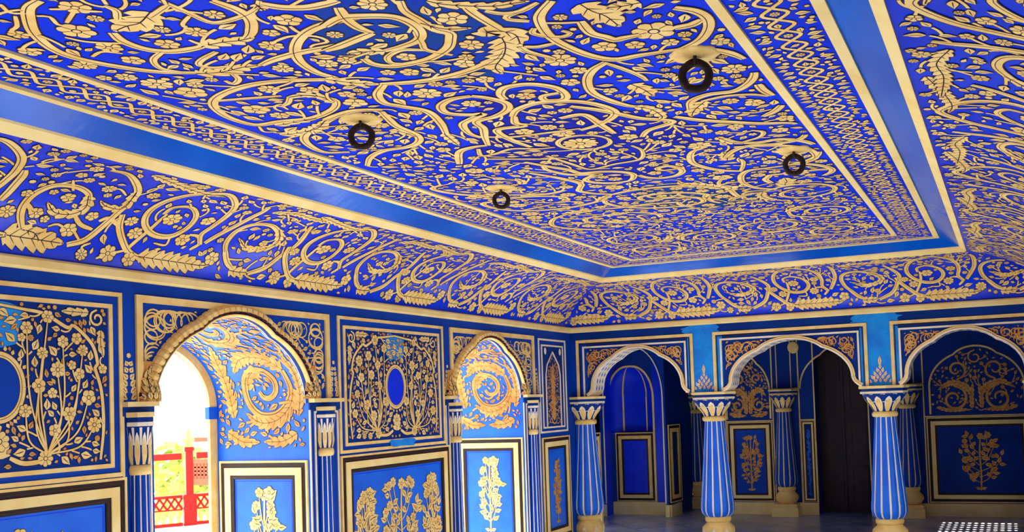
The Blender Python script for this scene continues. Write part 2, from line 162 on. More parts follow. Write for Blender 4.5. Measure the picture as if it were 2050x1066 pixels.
# ------------------------------------------------------------------ painted ornament
def catmull(P, step=.02):
    P = [np.array(p, float) for p in P]
    if len(P) == 2: 
        n = max(2, int(np.linalg.norm(P[1]-P[0])/step)+1)
        return np.array([P[0]+(P[1]-P[0])*t for t in np.linspace(0,1,n)])
    Q = [2*P[0]-P[1]]+P+[2*P[-1]-P[-2]]
    out = []
    for i in range(1, len(Q)-2):
        p0,p1,p2,p3 = Q[i-1:i+3]
        n = max(2, min(14, int(np.linalg.norm(p2-p1)/step)+1))
        for t in np.linspace(0, 1, n, endpoint=False):
            out.append(.5*((2*p1)+(-p0+p2)*t+(2*p0-5*p1+4*p2-p3)*t*t+(-p0+3*p1-3*p2+p3)*t**3))
    out.append(P[-1])
    return np.array(out)
class Orn:
    """paints strokes, leaves and flowers as thin coats of colour on a surface given by a map"""
    def __init__(s, M, mp, bounds, seed=1, gold='gold_paint', dark='outline_paint', out=.0045, cell=.008, mask=None, h0=.0012, curved=False):
        s.M, s.mp, s.gold, s.dark, s.out = M, mp, gold, dark, out
        s.rng = random.Random(seed); s.n = 0; s.curved = curved; s.cell = cell; s.h0 = h0
        s.a0,s.a1,s.b0,s.b1 = bounds
        nx = int((s.a1-s.a0)/cell)+2; ny = int((s.b1-s.b0)/cell)+2
        s.occ = np.zeros((nx, ny), bool); s.main = []
        if mask is not None:
            A, B = np.meshgrid(s.a0+np.arange(nx)*cell, s.b0+np.arange(ny)*cell, indexing='ij')
            s.occ |= ~mask(A, B)
        s.hard = s.occ.copy()
        s.occ[0,:] = s.occ[-1,:] = True; s.occ[:,0] = s.occ[:,-1] = True
    def _h(s):
        s.n += 1
        return s.h0+(s.n % 97)*2e-5
    def idx(s, P):
        P = np.atleast_2d(P)
        i = np.clip(((P[:,0]-s.a0)/s.cell).round().astype(int), 0, s.occ.shape[0]-1)
        j = np.clip(((P[:,1]-s.b0)/s.cell).round().astype(int), 0, s.occ.shape[1]-1)
        return i, j
    def stamp(s, P, r):
        i, j = s.idx(P); k = int(math.ceil(r/s.cell))
        for di in range(-k, k+1):
            for dj in range(-k, k+1):
                if di*di+dj*dj <= (r/s.cell)**2+.5:
                    s.occ[np.clip(i+di,0,s.occ.shape[0]-1), np.clip(j+dj,0,s.occ.shape[1]-1)] = True
    def free(s, P):
        P = np.atleast_2d(P)
        if (P[:,0] < s.a0).any() or (P[:,0] > s.a1).any() or (P[:,1] < s.b0).any() or (P[:,1] > s.b1).any(): return False
        i, j = s.idx(P); return not s.occ[i, j].any()
    def strip(s, P, wl, wr, h, mat):
        T = np.gradient(P, axis=0); T /= np.maximum(np.linalg.norm(T, axis=1, keepdims=True), 1e-9)
        N = np.stack([-T[:,1], T[:,0]], 1)
        A = P+N*np.asarray(wl)[:,None]; B = P-N*np.asarray(wr)[:,None]
        A[:,0] = np.clip(A[:,0], s.a0, s.a1); B[:,0] = np.clip(B[:,0], s.a0, s.a1)
        A[:,1] = np.clip(A[:,1], s.b0, s.b1); B[:,1] = np.clip(B[:,1], s.b0, s.b1)
        n = len(P); vs = []
        c = max(1, int(np.max(np.asarray(wl)+np.asarray(wr))/.03)) if s.curved else 1
        for k in range(n):
            for j in range(c+1):
                q = A[k]+(B[k]-A[k])*j/c; vs.append(s.mp(q[0],q[1],h))
        m = c+1
        s.M.add(vs, [(m*k+j,m*k+j+1,m*k+m+j+1,m*k+m+j) for k in range(n-1) for j in range(c)], mat)
    def clip(s, P, r=0):
        i, j = s.idx(P); ok = ~s.hard[i, j]
        ok &= (P[:,0] > s.a0+r)&(P[:,0] < s.a1-r)&(P[:,1] > s.b0+r)&(P[:,1] < s.b1-r)
        runs = []; cur = []
        for k in range(len(P)):
            if ok[k]: cur.append(k)
            else:
                if len(cur) > 2: runs.append(P[cur])
                cur = []
        if len(cur) > 2: runs.append(P[cur])
        return runs
    def stroke(s, pts, w, taper=.6, line=True, step=.02, main=True, gold=None):
        for P in s.clip(catmull(pts, step), w*.5):
            n = len(P); t = np.linspace(0, 1, n)
            W = w/2*(1-taper*np.maximum(0, (t-.75)/.25)*.6-taper*np.maximum(0,(.15-t)/.15)*.4)
            h = s._h()
            s.strip(P, W+s.out, W+s.out, h, s.dark)
            s.strip(P, W, W, h+.0006, gold or s.gold)
            if line and w > .024:
                s.strip(P, W*.40, -W*.22, h+.0011, s.dark)
            s.stamp(P, w/2+s.out*.4)
            if main: s.main.append(P)
    def acanthus(s, pts, w, gold=None, lobes=None):
        Q = catmull(pts, .012); e = w*.56+s.out
        Q[:,0] = np.clip(Q[:,0], s.a0+e, s.a1-e); Q[:,1] = np.clip(Q[:,1], s.b0+e, s.b1-e)
        for P in s.clip(Q, w*.2):
            n = len(P); L = np.linalg.norm(np.diff(P, axis=0), axis=1).sum()
            m = max(3*7, n); 
            cum = np.concatenate([[0], np.cumsum(np.linalg.norm(np.diff(P, axis=0), axis=1))])
            q = max(24, int(L/.008)); u = np.linspace(0, L, q)
            P = np.stack([np.interp(u, cum, P[:,0]), np.interp(u, cum, P[:,1])], 1)
            t = u/L; k = lobes or max(3, int(L/.05))
            env = np.clip(np.minimum(t/.12+.35, (1-t)/.35+.12), 0, 1)
            saw = (t*k) % 1.0
            wl = w*.5*env*(.62+.5*saw**.7*(saw < .88)); wr = w*.5*env*(.62+.5*((saw+.45) % 1)**.7*(((saw+.45) % 1) < .88))
            h = s._h()
            s.strip(P, wl+s.out, wr+s.out, h, s.dark)
            s.strip(P, wl, wr, h+.0006, gold or s.gold)
            s.strip(P[:-2], np.full(q-2, s.out*.5), np.full(q-2, s.out*.5), h+.0011, s.dark)
            T = np.gradient(P, axis=0); T /= np.maximum(np.linalg.norm(T, axis=1, keepdims=True), 1e-9); N = np.stack([-T[:,1],T[:,0]],1)
            for j in range(1, k+1):
                i = min(q-1, int(q*(j-.3)/k))
                for sd, ww in ((1, wl), (-1, wr)):
                    a = P[i]; b = P[i]+N[i]*sd*ww[i]*.8+T[i]*ww[i]*.7
                    s.strip(np.array([a,(a+b)/2,b]), np.array([.4,.4,.1])*s.out, np.array([.4,.4,.1])*s.out, h+.0011, s.dark)
            s.stamp(P, w*.34); s.main.append(P)
    def leaf_shape(s, base, ang, L, w, bend=0.):
        t = np.linspace(0, 1, 7)
        th = ang+bend*(t-.3)
        P = np.array(base)+np.stack([np.cumsum(np.cos(th)), np.sin(th).cumsum()],1)*L/7
        W = w*np.array([.12,.62,1.,.95,.66,.3,.02])/2
        return P, W
    def leaf(s, base, ang, L, w, bend=0., gold=None, check=True, gap=.002):
        P, W = s.leaf_shape(base, ang, L, w, bend)
        if check:
            T = np.array([-math.sin(ang), math.cos(ang)])
            S = np.concatenate([P[1:], P[1:]+T*(W[1:,None]+gap), P[1:]-T*(W[1:,None]+gap)])
            if not s.free(S): return False
        h = s._h()
        s.strip(P, W+s.out*.8, W+s.out*.8, h, s.dark); s.strip(P, W, W, h+.0006, gold or s.gold)
        if w > .02: s.strip(P[1:-1], W[1:-1]*.12, W[1:-1]*.12, h+.0011, s.dark)
        s.stamp(P[1:-1], w*.36)
        return True
    def disc(s, c, R, h, mat):
        vs = [s.mp(c[0], c[1], h)]+[s.mp(c[0]+r*math.cos(t), c[1]+r*math.sin(t), h) for t, r in R]
        n = len(R); s.M.add(vs, [(0, 1+k, 1+(k+1) % n) for k in range(n)], mat)
    def flower(s, c, r, petals=None, check=False, gold=None, rot=None, sx=1.):
        c = (min(max(c[0], s.a0+r*1.15), s.a1-r*1.15), min(max(c[1], s.b0+r*1.15), s.b1-r*1.15))
        n = petals or s.rng.choice((5,6,7,8)); rot = s.rng.random()*6 if rot is None else rot
        if check:
            t = np.linspace(0, 2*PI, 14)
            S = np.concatenate([[c], np.array(c)+.55*r*np.stack([np.cos(t),np.sin(t)],1), np.array(c)+1.02*r*np.stack([np.cos(t),np.sin(t)],1)])
            if not s.free(S): return False
        h = s._h()
        T = [rot+2*PI*k/(n*4) for k in range(n*4)]
        R = [(t, r*(.8+.2*abs(math.sin((t-rot)*n/2))**.7)) for t in T]
        s.disc(c, [(t, q+s.out) for t, q in R], h, s.dark)
        s.disc(c, R, h+.0006, gold or s.gold)
        if r > .016:
            for k in range(n):
                a = rot+2*PI*k/n; d = np.array([math.cos(a), math.sin(a)])
                P = np.array([np.array(c)+d*r*q for q in (.35,.6,.82)])
                s.strip(P, np.full(3, s.out*.32), np.full(3, s.out*.32), h+.0011, s.dark)
            s.disc(c, [(2*PI*k/10, r*.30) for k in range(10)], h+.0011, s.dark)
            s.disc(c, [(2*PI*k/10, r*.21) for k in range(10)], h+.0015, gold or s.gold)
        s.stamp([c], r*.97)
        return True
    def spiral(s, c, r, a0, turns, w, sgn=1, r1=.22):
        t = np.linspace(0, 1, max(5, int(abs(turns)*9)))
        P = [(c[0]+r*(1-(1-r1)*q)*math.cos(a0+sgn*2*PI*turns*q), c[1]+r*(1-(1-r1)*q)*math.sin(a0+sgn*2*PI*turns*q)) for q in t]
        s.stroke(P, w)
    def tendrils(s, n, L=(.06,.16), w=.009, leaf=(.05,.08), asp=.42, fl=.3, fr=(.02,.035), gold=None):
        R = s.rng
        if not s.main: return
        for it in range(n):
            if it % 200 == 0: src = list(s.main); cw = list(np.cumsum([len(P) for P in src]))
            P = R.choices(src, cum_weights=cw)[0]; k = R.randrange(1, len(P)-1)
            T = P[k+1]-P[k-1]; a = math.atan2(T[1], T[0]); sd = R.choice((-1, 1))
            a += sd*R.uniform(.35, 1.1); ln = R.uniform(*L); cv = -sd*R.uniform(-.5, 2.2)
            t = np.linspace(0, 1, 7); th = a+cv*t
            Q = P[k]+np.stack([np.cumsum(np.cos(th)), np.cumsum(np.sin(th))],1)*ln/7
            if R.random() < fl:
                r = R.uniform(*fr); e = Q[-1]+r*np.array([math.cos(th[-1]), math.sin(th[-1])])
                if s.free(Q[4:]) and s.flower(e, r, check=True, gold=gold): pass
                else: continue
            else:
                l = R.uniform(*leaf)
                if not s.free(Q[4:]) or not s.leaf(Q[-1], th[-1]+R.uniform(-.4,.4), l, l*asp, R.uniform(-.6,.6), gold=gold): continue
            h = s._h(); W = np.full(7, w/2)
            s.strip(Q, W+s.out*.7, W+s.out*.7, h-.0002, s.dark); s.strip(Q, W, W, h+.0003, gold or s.gold)
            s.stamp(Q[2:], w/2+.001); s.main.append(Q)
    def scatter(s, n, leaf=(.04,.07), asp=.42, ang=None, fl=.15, fr=(.012,.025), gold=None, gap=.002):
        R = s.rng
        for _ in range(n):
            p = (R.uniform(s.a0, s.a1), R.uniform(s.b0, s.b1))
            i, j = s.idx([p])
            if s.occ[i[0], j[0]]: continue
            if R.random() < fl: s.flower(p, R.uniform(*fr), check=True, gold=gold)
            else:
                l = R.uniform(*leaf); a = R.uniform(0, 2*PI) if ang is None else ang(p)+R.uniform(-.35,.35)
                s.leaf(p, a, l, l*asp*R.uniform(.8,1.2), R.uniform(-.8,.8), gold=gold, gap=gap)
def plant(o, cx, z0, H, W, stems=5, fr=.03, leaf=.07, trunk=.018):
    """a flowering plant: trunk, curving branches, a flower at each end and leaves along"""
    R = o.rng
    o.stroke([(cx, z0), (cx+.01*W, z0+H*.3), (cx, z0+H*.62), (cx+.02*W, z0+H*.93)], trunk, line=False)
    o.flower((cx+.02*W, z0+H-fr), fr)
    for k in range(stems):
        f = .16+.62*k/max(1, stems-1)
        for sd in (-1, 1):
            b = (cx, z0+H*f*.8); reach = W*.5*(1-.62*abs(f-.38)/.62)*R.uniform(.75, 1)-fr
            e = (cx+sd*reach, z0+H*min(.93, f+R.uniform(.14,.24)))
            m = (cx+sd*reach*.6, b[1]+(e[1]-b[1])*.38)
            o.stroke([b, m, e], trunk*.5, line=False)
            if R.random() < .72: o.flower((e[0], e[1]+fr*.5), fr*R.uniform(.75,1.1))
            else: o.leaf(e, PI/2-sd*.4, leaf, leaf*.5, check=False)
            for q in (.3,.5,.7,.9,1.):
                p = (b[0]+(e[0]-b[0])*q, b[1]+(e[1]-b[1])*q*q)
                for dd in (-.6,.9,1.4):
                    if R.random() < .8: o.leaf(p, PI/2-sd*dd+R.uniform(-.3,.3), leaf*R.uniform(.7,1.1), leaf*.5, R.uniform(-.5,.5), gap=0, check=R.random() < .78)
            if R.random() < .5:
                q = R.uniform(.45,.7); o.flower((b[0]+(e[0]-b[0])*q, b[1]+(e[1]-b[1])*q*q+fr*.8), fr*.8, check=True)
    for q in (.25,.45,.6,.75,.85):
        for sd in (-1, 1): o.leaf((cx, z0+H*q), PI/2-sd*.75, leaf*.8, leaf*.42, gap=.001)
    for sd in (-1, 1):
        o.leaf((cx, z0+.01), PI/2-sd*1.2, leaf*.8, leaf*.4, check=False)

# ------------------------------------------------------------------ measures (metres)
W = 4.744; YE = -10.15
ZC0, ZC1 = 2.33, 2.388                 # cornice moulding
I1B, Z1B, I1, Z1 = .679, 2.763, .729, 2.798
I2, I2B, ZT = .881, .921, 2.877        # ceiling plane
I3, I3B = 1.189, 1.228
ARCHES = [-4.80, -1.745, -7.86]; HALF = .63; SPR = 1.655; CRN = 2.19
BAYS = [(.757, .5625, .069, 1.38), (2.37, .68, 1.59, 3.117), (3.985, .58, 3.332, 4.66)]
TH = .27                               # arcade thickness

def arch(c, half, zs, zc, flare=False, n=14):
    h = zc-zs; R = []
    if flare:
        R += [(1.0,0),(.955,.03),(.915,.075),(.885,.13),(.87,.2)]
        cx, rx, zb, rz = .16, .71, .2, .662
    else:
        cx, rx, zb, rz = .065, .935, 0., .883
    for t in np.linspace(0, math.radians(65), n): R.append((cx+rx*math.cos(t), zb+rz*math.sin(t)))
    for t in np.linspace(math.radians(37), PI/2, n)[0 if False else 1:]: R.append((.575*math.cos(t), .5+.5*math.sin(t)))
    full = [(-x, z) for x, z in R]+[(x, z) for x, z in R[-2::-1]]
    return [(c+half*x, zs+h*z) for x, z in full]
def spandrel(M, mp, pts, top, h, mat):
    """wall face between an arch curve and a level above it"""
    vs = []
    for a, b in pts: vs += [mp(a, b, h), mp(a, top, h)]
    M.add(vs, [(2*k, 2*k+2, 2*k+3, 2*k+1) for k in range(len(pts)-1)], mat)
def blotch(M, mp, ca, cb, w, hgt, h, mat, seed):
    R = random.Random(seed); n = 22
    P = []
    for k in range(n):
        t = 2*PI*k/n; e = 4
        c, s_ = math.cos(t), math.sin(t); rr = (abs(c)**e+abs(s_)**e)**(-1/e)*R.uniform(.78,1.05)
        P.append(mp(ca+w/2*c*rr, cb+hgt/2*s_*rr, h))
    M.add([mp(ca, cb, h)]+P, [(0,1+k,1+(k+1) % n) for k in range(n)], mat)

# ------------------------------------------------------------------ floor, ceiling
M = MB(); quad(M, mapZ(0), -.97, W+.4, YE-.2, 4.5, 0, 'marble_floor'); fl = struct(M.build('floor'))

def ring(M, i0, z0, i1, z1, mat, far=YE):
    """a mitred band round the room from inset i0 at z0 to inset i1 at z1"""
    def cor(i, z): return [(i, far+i, z), (W-i, far+i, z), (W-i, -i, z), (i, -i, z)]
    A, B = cor(i0, z0), cor(i1, z1)
    for k in range(4):
        j = (k+1) % 4; M.add([A[k], A[j], B[j], B[k]], [(0,1,2,3)], mat)
M = MB()
quad(M, mapZ(ZT), I3, W-I3, YE+I3, -I3, 0, 'ultramarine')
o = Orn(M, mapZ(ZT), (I3B+.01, W-I3B-.01, YE+I3B+.01, -I3B-.01), 3, out=.0055)
CEN = (2.47, -5.05)
def ground(pts, mat, h):
    Q = catmull(pts+[pts[0]], .03); c = Q.mean(axis=0)
    M.add([(c[0], c[1], ZT-h)]+[(p[0], p[1], ZT-h) for p in Q[:-1]], [(0, 1+k, 1+(k+1) % (len(Q)-1)) for k in range(len(Q)-1)], mat)
ground([(CEN[0]+(.50+.07*math.cos(4*t))*math.cos(t)*1.0, CEN[1]+(.78+.10*math.cos(4*t))*math.sin(t)) for t in np.linspace(0,2*PI,25)[:-1]], 'navy_ground', .0005)
for sg in (-1, 1):
    ground([(CEN[0]+dx, CEN[1]+sg*dy) for dx, dy in ((-.05,1.9),(.2,1.95),(.45,1.8),(.47,1.55),(.3,1.25),(.05,1.05),(-.2,1.2),(-.3,1.5),(-.2,1.75))], 'teal_ground', .0006)
WD = {1: .014, 2: .025, 3: .040}
def unflat(L): return [(L[k], L[k+1]) for k in range(0, len(L), 2)]
def paint(o, items, tf=lambda p: p, keep=lambda c: True):
    for k, w, L in items:
        P = [tf(p) for p in unflat(L)]
        c = np.mean(P, axis=0)
        if not keep(c): continue
        if k == 's': o.stroke(P, WD[w])
        elif k == 'a': o.acanthus(P, w)
        else: o.flower(P[0], w, check=not o.free([P[0]]))
big = [x for x in DATA['ce'] if x[0] != 'f']; fls = [x for x in DATA['ce'] if x[0] == 'f']
far_tf = lambda p: (p[0], 2*CEN[1]-p[1])
paint(o, big); paint(o, big, far_tf, lambda c: c[1] > -4.5)
for (cx, cy, r, s_) in ((1.66,-2.25,.27,1),(2.2,-2.0,.25,-1),(2.75,-2.2,.27,1),(3.2,-2.6,.25,-1),(3.2,-3.3,.26,1),(3.15,-1.75,.25,1),(1.6,-1.65,.24,-1),(2.3,-1.5,.2,1),
                       (3.2,-7.6,.28,1),(2.8,-8.2,.27,-1),(2.1,-8.3,.27,1),(1.6,-8.2,.25,-1),(3.15,-8.5,.25,1),(2.6,-7.6,.25,-1)):
    a = o.rng.random()*6
    o.spiral((cx,cy), r, a, 1.35, .034, s_, .3); o.acanthus([(cx+r*math.cos(a+q), cy+r*math.sin(a+q)) for q in (-.1,-.5*s_,-1.*s_,-1.5*s_)], .08)
o.stroke([(CEN[0]+.13*math.cos(t), CEN[1]+.13*math.sin(t)) for t in np.linspace(0,2*PI,15)], .026)
paint(o, fls); paint(o, fls, far_tf, lambda c: c[1] > -4.5)
o.flower((CEN[0]-.02, CEN[1]+.0), .09, 12)
o.tendrils(9000, (.06,.18), .012, (.075,.12), .44, .3, (.028,.046))
o.scatter(9000, (.06,.1), .42, None, .25, (.018,.032), gap=.003)
o.scatter(12000, (.04,.06), .45, None, .15, (.012,.02), gap=.002)
ceiling = struct(M.build('ceiling'))
# leafy border strip
M = MB()
ring(M, I2, ZT, I3B, ZT, 'ultramarine')
for side in range(4):
    bl = W-2*I2B if side in (1, 3) else -YE-2*I2B
    if side == 0: mp = lambda a, b, h=0: (I2B+b, YE+I2B+a, ZT-h)
    elif side == 1: mp = lambda a, b, h=0: (I2B+a, YE+I2B+b, ZT-h)
    elif side == 2: mp = lambda a, b, h=0: (W-I2B-b, YE+I2B+a, ZT-h)
    else: mp = lambda a, b, h=0: (I2B+a, -I2B-b, ZT-h)
    wd = I3-I2B
    o = Orn(M, mp, (.02, bl-.02, .008, wd-.008), 20+side, out=.004, cell=.006,
            mask=lambda A, B: (A > B+.01) & (A < bl-B-.01))
    n = int(bl/.21); P1 = []; P2 = []
    for k in range(n*4+1):
        a = bl*k/(n*4); P1.append((a, wd/2+.045*math.sin(k*PI/2))); P2.append((a, wd/2-.045*math.sin(k*PI/2)))
    o.stroke(P1, .015, line=False); o.stroke(P2, .015, line=False)
    for k in range(n): o.flower((bl*(k+.5)/n if False else bl*(k+.25)/n, wd/2), .018, check=True)
    for k in range(n*7):
        a = bl*(k+.5)/(n*7)
        for sd in (-1, 1):
            o.leaf((a, wd/2+sd*.055), sd*(PI/2)+o.rng.uniform(-.5,.5), o.rng.uniform(.06,.085), .034, gap=0)
    o.scatter(int(bl*900), (.03,.055), .5, None, .2, (.009,.016), gap=.001)
M.build('border_strip', ceiling)
M = MB(); ring(M, I1-.01, Z1-.004, I2+.005, ZT, 'band_blue'); M.build('blue_band', ceiling)
# cove
BZ = [(0.0, ZC1), (.10, 2.70), (I1B, Z1B)]
def bez(t): return tuple((1-t)**2*a+2*t*(1-t)*b+t*t*c for a, b, c in zip(*BZ))
tt = np.linspace(0, 1, 201); BP = np.array([bez(t) for t in tt]); AL = np.concatenate([[0], np.cumsum(np.linalg.norm(np.diff(BP, axis=0), axis=1))]); LC = AL[-1]
def cove_pt(v, h=0):
    t = np.interp(v, AL, tt); d, z = bez(t)
    dx = 2*(1-t)*(BZ[1][0]-BZ[0][0])+2*t*(BZ[2][0]-BZ[1][0]); dz = 2*(1-t)*(BZ[1][1]-BZ[0][1])+2*t*(BZ[2][1]-BZ[1][1])
    l = math.hypot(dx, dz)
    return d+h*dz/l, z-h*dx/l
def t2v(t): return float(np.interp(t, tt, AL))
CO = []
for k, w, L in DATA['co']: CO.append((k, w, [(L[i], t2v(L[i+1])) for i in range(0, len(L), 2)]))
UNIT = [x for x in CO if -5.78 < np.mean([p[0] for p in x[2]]) < -4.56]
PER = 1.222
def cove_paint(o, items, off, flip=1.):
    for k, w, P in items:
        P = [(off+flip*a, v) for a, v in P]
        if k == 's': o.stroke(P, WD[w]*.92)
        elif k == 'a': o.acanthus(P, w*.85)
        else: o.flower(P[0], w)
for side in ('left', 'back', 'right', 'front'):
    M = MB()
    if side in ('left', 'right'):
        lo, hi = YE, 0.
        if side == 'left': mp = lambda a, v, h=0: (lambda q: (q[0], a, q[1]))(cove_pt(v, h))
        else: mp = lambda a, v, h=0: (lambda q: (W-q[0], a, q[1]))(cove_pt(v, h))
    else:
        lo, hi = 0., W
        if side == 'back': mp = lambda a, v, h=0: (lambda q: (a, -q[0], q[1]))(cove_pt(v, h))
        else: mp = lambda a, v, h=0: (lambda q: (a, YE+q[0], q[1]))(cove_pt(v, h))
    nv = 22; vs = []
    for k in range(nv+1):
        v = LC*k/nv; d = cove_pt(v)[0]
        vs += [mp(lo+d, v), mp(hi-d, v)]
    M.add(vs, [(2*k, 2*k+1, 2*k+3, 2*k+2) for k in range(nv)], 'cove_blue', True)
    dv = np.array([cove_pt(v)[0] for v in np.linspace(0, LC, 60)]); vv = np.linspace(0, LC, 60)
    o = Orn(M, mp, (lo+.01, hi-.01, .015, LC-.015), 40+len(side), out=.005,
            mask=lambda A, B: (A > lo+np.interp(B, vv, dv)+.02) & (A < hi-np.interp(B, vv, dv)-.02), cell=.01, curved=True)
    if side != 'front':
        if side == 'left':
            cove_paint(o, [x for x in CO if np.mean([p[0] for p in x[2]]) < -4.56], 0)
            for k in (1,2,3,4): cove_paint(o, UNIT, PER*k)
            for k in (-1,-2,-3,-4): cove_paint(o, [x for x in UNIT if np.mean([p[0] for p in x[2]])+PER*k < -6.5], PER*k)
        elif side == 'right':
            for k in range(-4, 6): cove_paint(o, UNIT, PER*k+.3)
        else:
            for k in range(0, 5): cove_paint(o, UNIT, 5.6+PER*k-.05)
        o.tendrils(5000, (.05,.15), .011, (.06,.09), .46, .35, (.024,.036))
        o.scatter(6000, (.04,.075), .44, None, .3, (.014,.024), gap=.003)
    ob = M.build('cove', ceiling)
# cream mouldings
def moulding_ring(name, secs):
    """secs: list of (inset, z) section points round the room"""
    M = MB()
    for k in range(len(secs)-1): ring(M, *secs[k], *secs[k+1], 'cream_plaster')
    return struct(M.build(name))
moulding_ring('trim_1', [(0,ZC0),(.022,ZC0),(.03,ZC0+.012),(.03,ZC1-.01),(.02,ZC1+.002),(.0,ZC1+.004)])
moulding_ring('trim_2', [(I1B-.006,Z1B+.01),(I1B-.004,Z1B-.008),(I1-.004,Z1-.010),(I1+.004,Z1+.014)])
moulding_ring('trim_3', [(I2-.004,ZT),(I2-.004,ZT-.014),(I2B,ZT-.014),(I2B,ZT)])
moulding_ring('trim_4', [(I3,ZT),(I3,ZT-.010),(I3B,ZT-.010),(I3B,ZT)])

# ------------------------------------------------------------------ left wall with its arched passages
def arched_wall(M, mp, lo, hi, top, cents, half, zs, zc, h, mat, zc_top=None):
    xs = lo
    for c in sorted(cents):
        quad(M, mp, xs, c-half, 0, top, h, mat)
        spandrel(M, mp, arch(c, half, zs, zc), top, h, mat)
        xs = c+half
    quad(M, mp, xs, hi, 0, top, h, mat)
DP = .80                                # passage depth
def passage(M, c, x0, x1, mat, sgn=1):
    """jambs and vault of an arched passage running from x0 to x1"""
    pts = [(c-HALF, 0)]+arch(c, HALF, SPR, CRN)+[(c+HALF, 0)]
    vs = []
    for a, b in pts: vs += [(x0, a, b), (x1, a, b)]
    M.add(vs, [(2*k, 2*k+1, 2*k+3, 2*k+2) for k in range(len(pts)-1)], mat)
M = MB(); mx = mapX(0)
arched_wall(M, mx, YE, .72, 2.45, ARCHES, HALF, SPR, CRN, 0, 'wall_blue')
for c in ARCHES:
    passage(M, c, 0, -DP, 'field_blue')
    # back plate of the passage with its narrower arch
    h2 = .565; mb = mapX(-DP)
    cur = arch(c, h2, SPR, CRN-.05)
    quad(M, mb, c-HALF-.02, c-h2, 0, CRN+.05, 0, 'gold_paint'); quad(M, mb, c+h2, c+HALF+.02, 0, CRN+.05, 0, 'gold_paint')
    spandrel(M, mb, cur, CRN+.05, 0, 'gold_paint')
    vs = []
    for a, b in [(c-h2, 0)]+cur+[(c+h2, 0)]: vs += [(-DP, a, b), (-DP-.02, a, b)]
    M.add(vs, [(2*k, 2*k+1, 2*k+3, 2*k+2) for k in range(len(cur)+1)], 'gold_paint')
    for s_ in (-1, 1): slab(M, mb, c+s_*h2-(.09 if s_ > 0 else -.0) if False else min(c+s_*(h2-.012), c+s_*HALF), max(c+s_*(h2-.012), c+s_*HALF), SPR-.09, SPR-.005, -.03, .006, 'field_blue')
    # painted inside of the vault and the jamb that faces the room
    pts = [(c+HALF, 1.27)]+arch(c, HALF, SPR, CRN)[::-1]+[(c-HALF, 1.27)]
    P = np.array(pts); cum = np.concatenate([[0], np.cumsum(np.linalg.norm(np.diff(P, axis=0), axis=1))])
    nrm = np.gradient(P, axis=0); nrm /= np.linalg.norm(nrm, axis=1, keepdims=True)
    def pm(a, b, h=0, P=P, cum=cum, nrm=nrm):
        y = np.interp(b, cum, P[:,0]); z = np.interp(b, cum, P[:,1])
        tx = np.interp(b, cum, nrm[:,0]); tz = np.interp(b, cum, nrm[:,1])
        return (-a, y-h*(tz), z+h*tx)
    o = Orn(M, pm, (.02, DP-.02, .08, cum[-1]-.08), 61+int(c), gold='amber_paint', out=.003, cell=.008, h0=.002, curved=True)
    for (ca, cb, r, sg, a0) in ((.36,.50,.24,1,2.6),(.42,1.08,.16,-1,0.),(.28,1.45,.17,1,2.),(.4,2.05,.24,-1,1.)):
        o.spiral((ca, cb), r, a0, 1.5, .05, sg, .22)
        o.acanthus([(ca+r*math.cos(a0-sg*q), cb+r*1.05*math.sin(a0-sg*q)) for q in (0,.5,1.,1.5,2.1)], .14)
        o.acanthus([(ca+r*1.02*math.cos(a0+sg*q), cb+r*1.02*math.sin(a0+sg*q)) for q in (.6,1.1,1.7,2.3,2.9)], .11)
        o.acanthus([(ca+r*.55*math.cos(a0+sg*q), cb+r*.55*math.sin(a0+sg*q)) for q in (3.6,4.2,5,5.8)], .10)
    o.acanthus([(.10,.18),(.22,.13),(.38,.12)], .08); o.acanthus([(.70,.2),(.56,.13),(.42,.12)], .08)
    o.acanthus([(.64,.3),(.68,.5),(.66,.72),(.58,.9)], .10); o.acanthus([(.08,.3),(.06,.55),(.1,.8)], .07)
    o.tendrils(3500, (.05,.14), .018, (.06,.11), .42, .12, (.02,.03), gold='amber_paint')
    o.scatter(2500, (.05,.08), .38, None, .05, gap=.001); o.scatter(4000, (.03,.05), .42, None, .1, (.01,.015), gap=0)
    # bands along the front edge of the vault
    cv = arch(c, HALF, SPR, CRN)
    for d0, d1, mt in ((.0,.018,'deep_blue'),(.022,.030,'pale_cream'),(.036,.042,'pale_cream')):
        vs = []
        for a, b in cv: vs += [(-d0, a+(c-a)*.004, b-.003), (-d1, a+(c-a)*.004, b-.003)]
        M.add(vs, [(2*k, 2*k+1, 2*k+3, 2*k+2) for k in range(len(cv)-1)], mt)
# spandrel painting beside the arches and the flame ornaments above the shelves
def spandrel_paint(M, mp, c, half, zs, zc, a0, a1, top, seed, loops=True, gold='gold_paint', mw=.09):
    cur = np.array(arch(c, half+mw, zs, zc+mw*.7))
    srt = np.argsort(cur[:,0])
    msk = lambda A, B: (B > np.interp(A, cur[srt,0], cur[srt,1])+.01) & (B < top) & (A > a0) & (A < a1)
    quadb = (a0, a1, zs+.02, top)
    o = Orn(M, mp, quadb, seed, gold=gold, out=.0025, cell=.005, mask=msk)
    for sd in (-1, 1):
        ex = a1 if sd > 0 else a0
        for k in range(18):
            q = o.rng.random(); r = o.rng.uniform(.04, .075)
            p = (ex-sd*(r+.01+q*.28*(k % 2)), top-r-.01-(1-(k % 2))*q*.26)
            if loops: o.stroke([(p[0]+r*math.cos(t), p[1]+r*.9*math.sin(t)) for t in np.linspace(0,2*PI,9)], .0095, line=False, step=.01)
            else: o.spiral(p, r, o.rng.random()*6, 1.4, .009, sd, .2)
    o.tendrils(900, (.03,.07), .007, (.04,.065), .42, .1, (.01,.014)); o.scatter(1500, (.022,.04), .42, None, .1, (.008,.012), gap=.001)
FR = [(-5.538, -3.952), (-2.403, -.866), (-8.65, -7.07)]
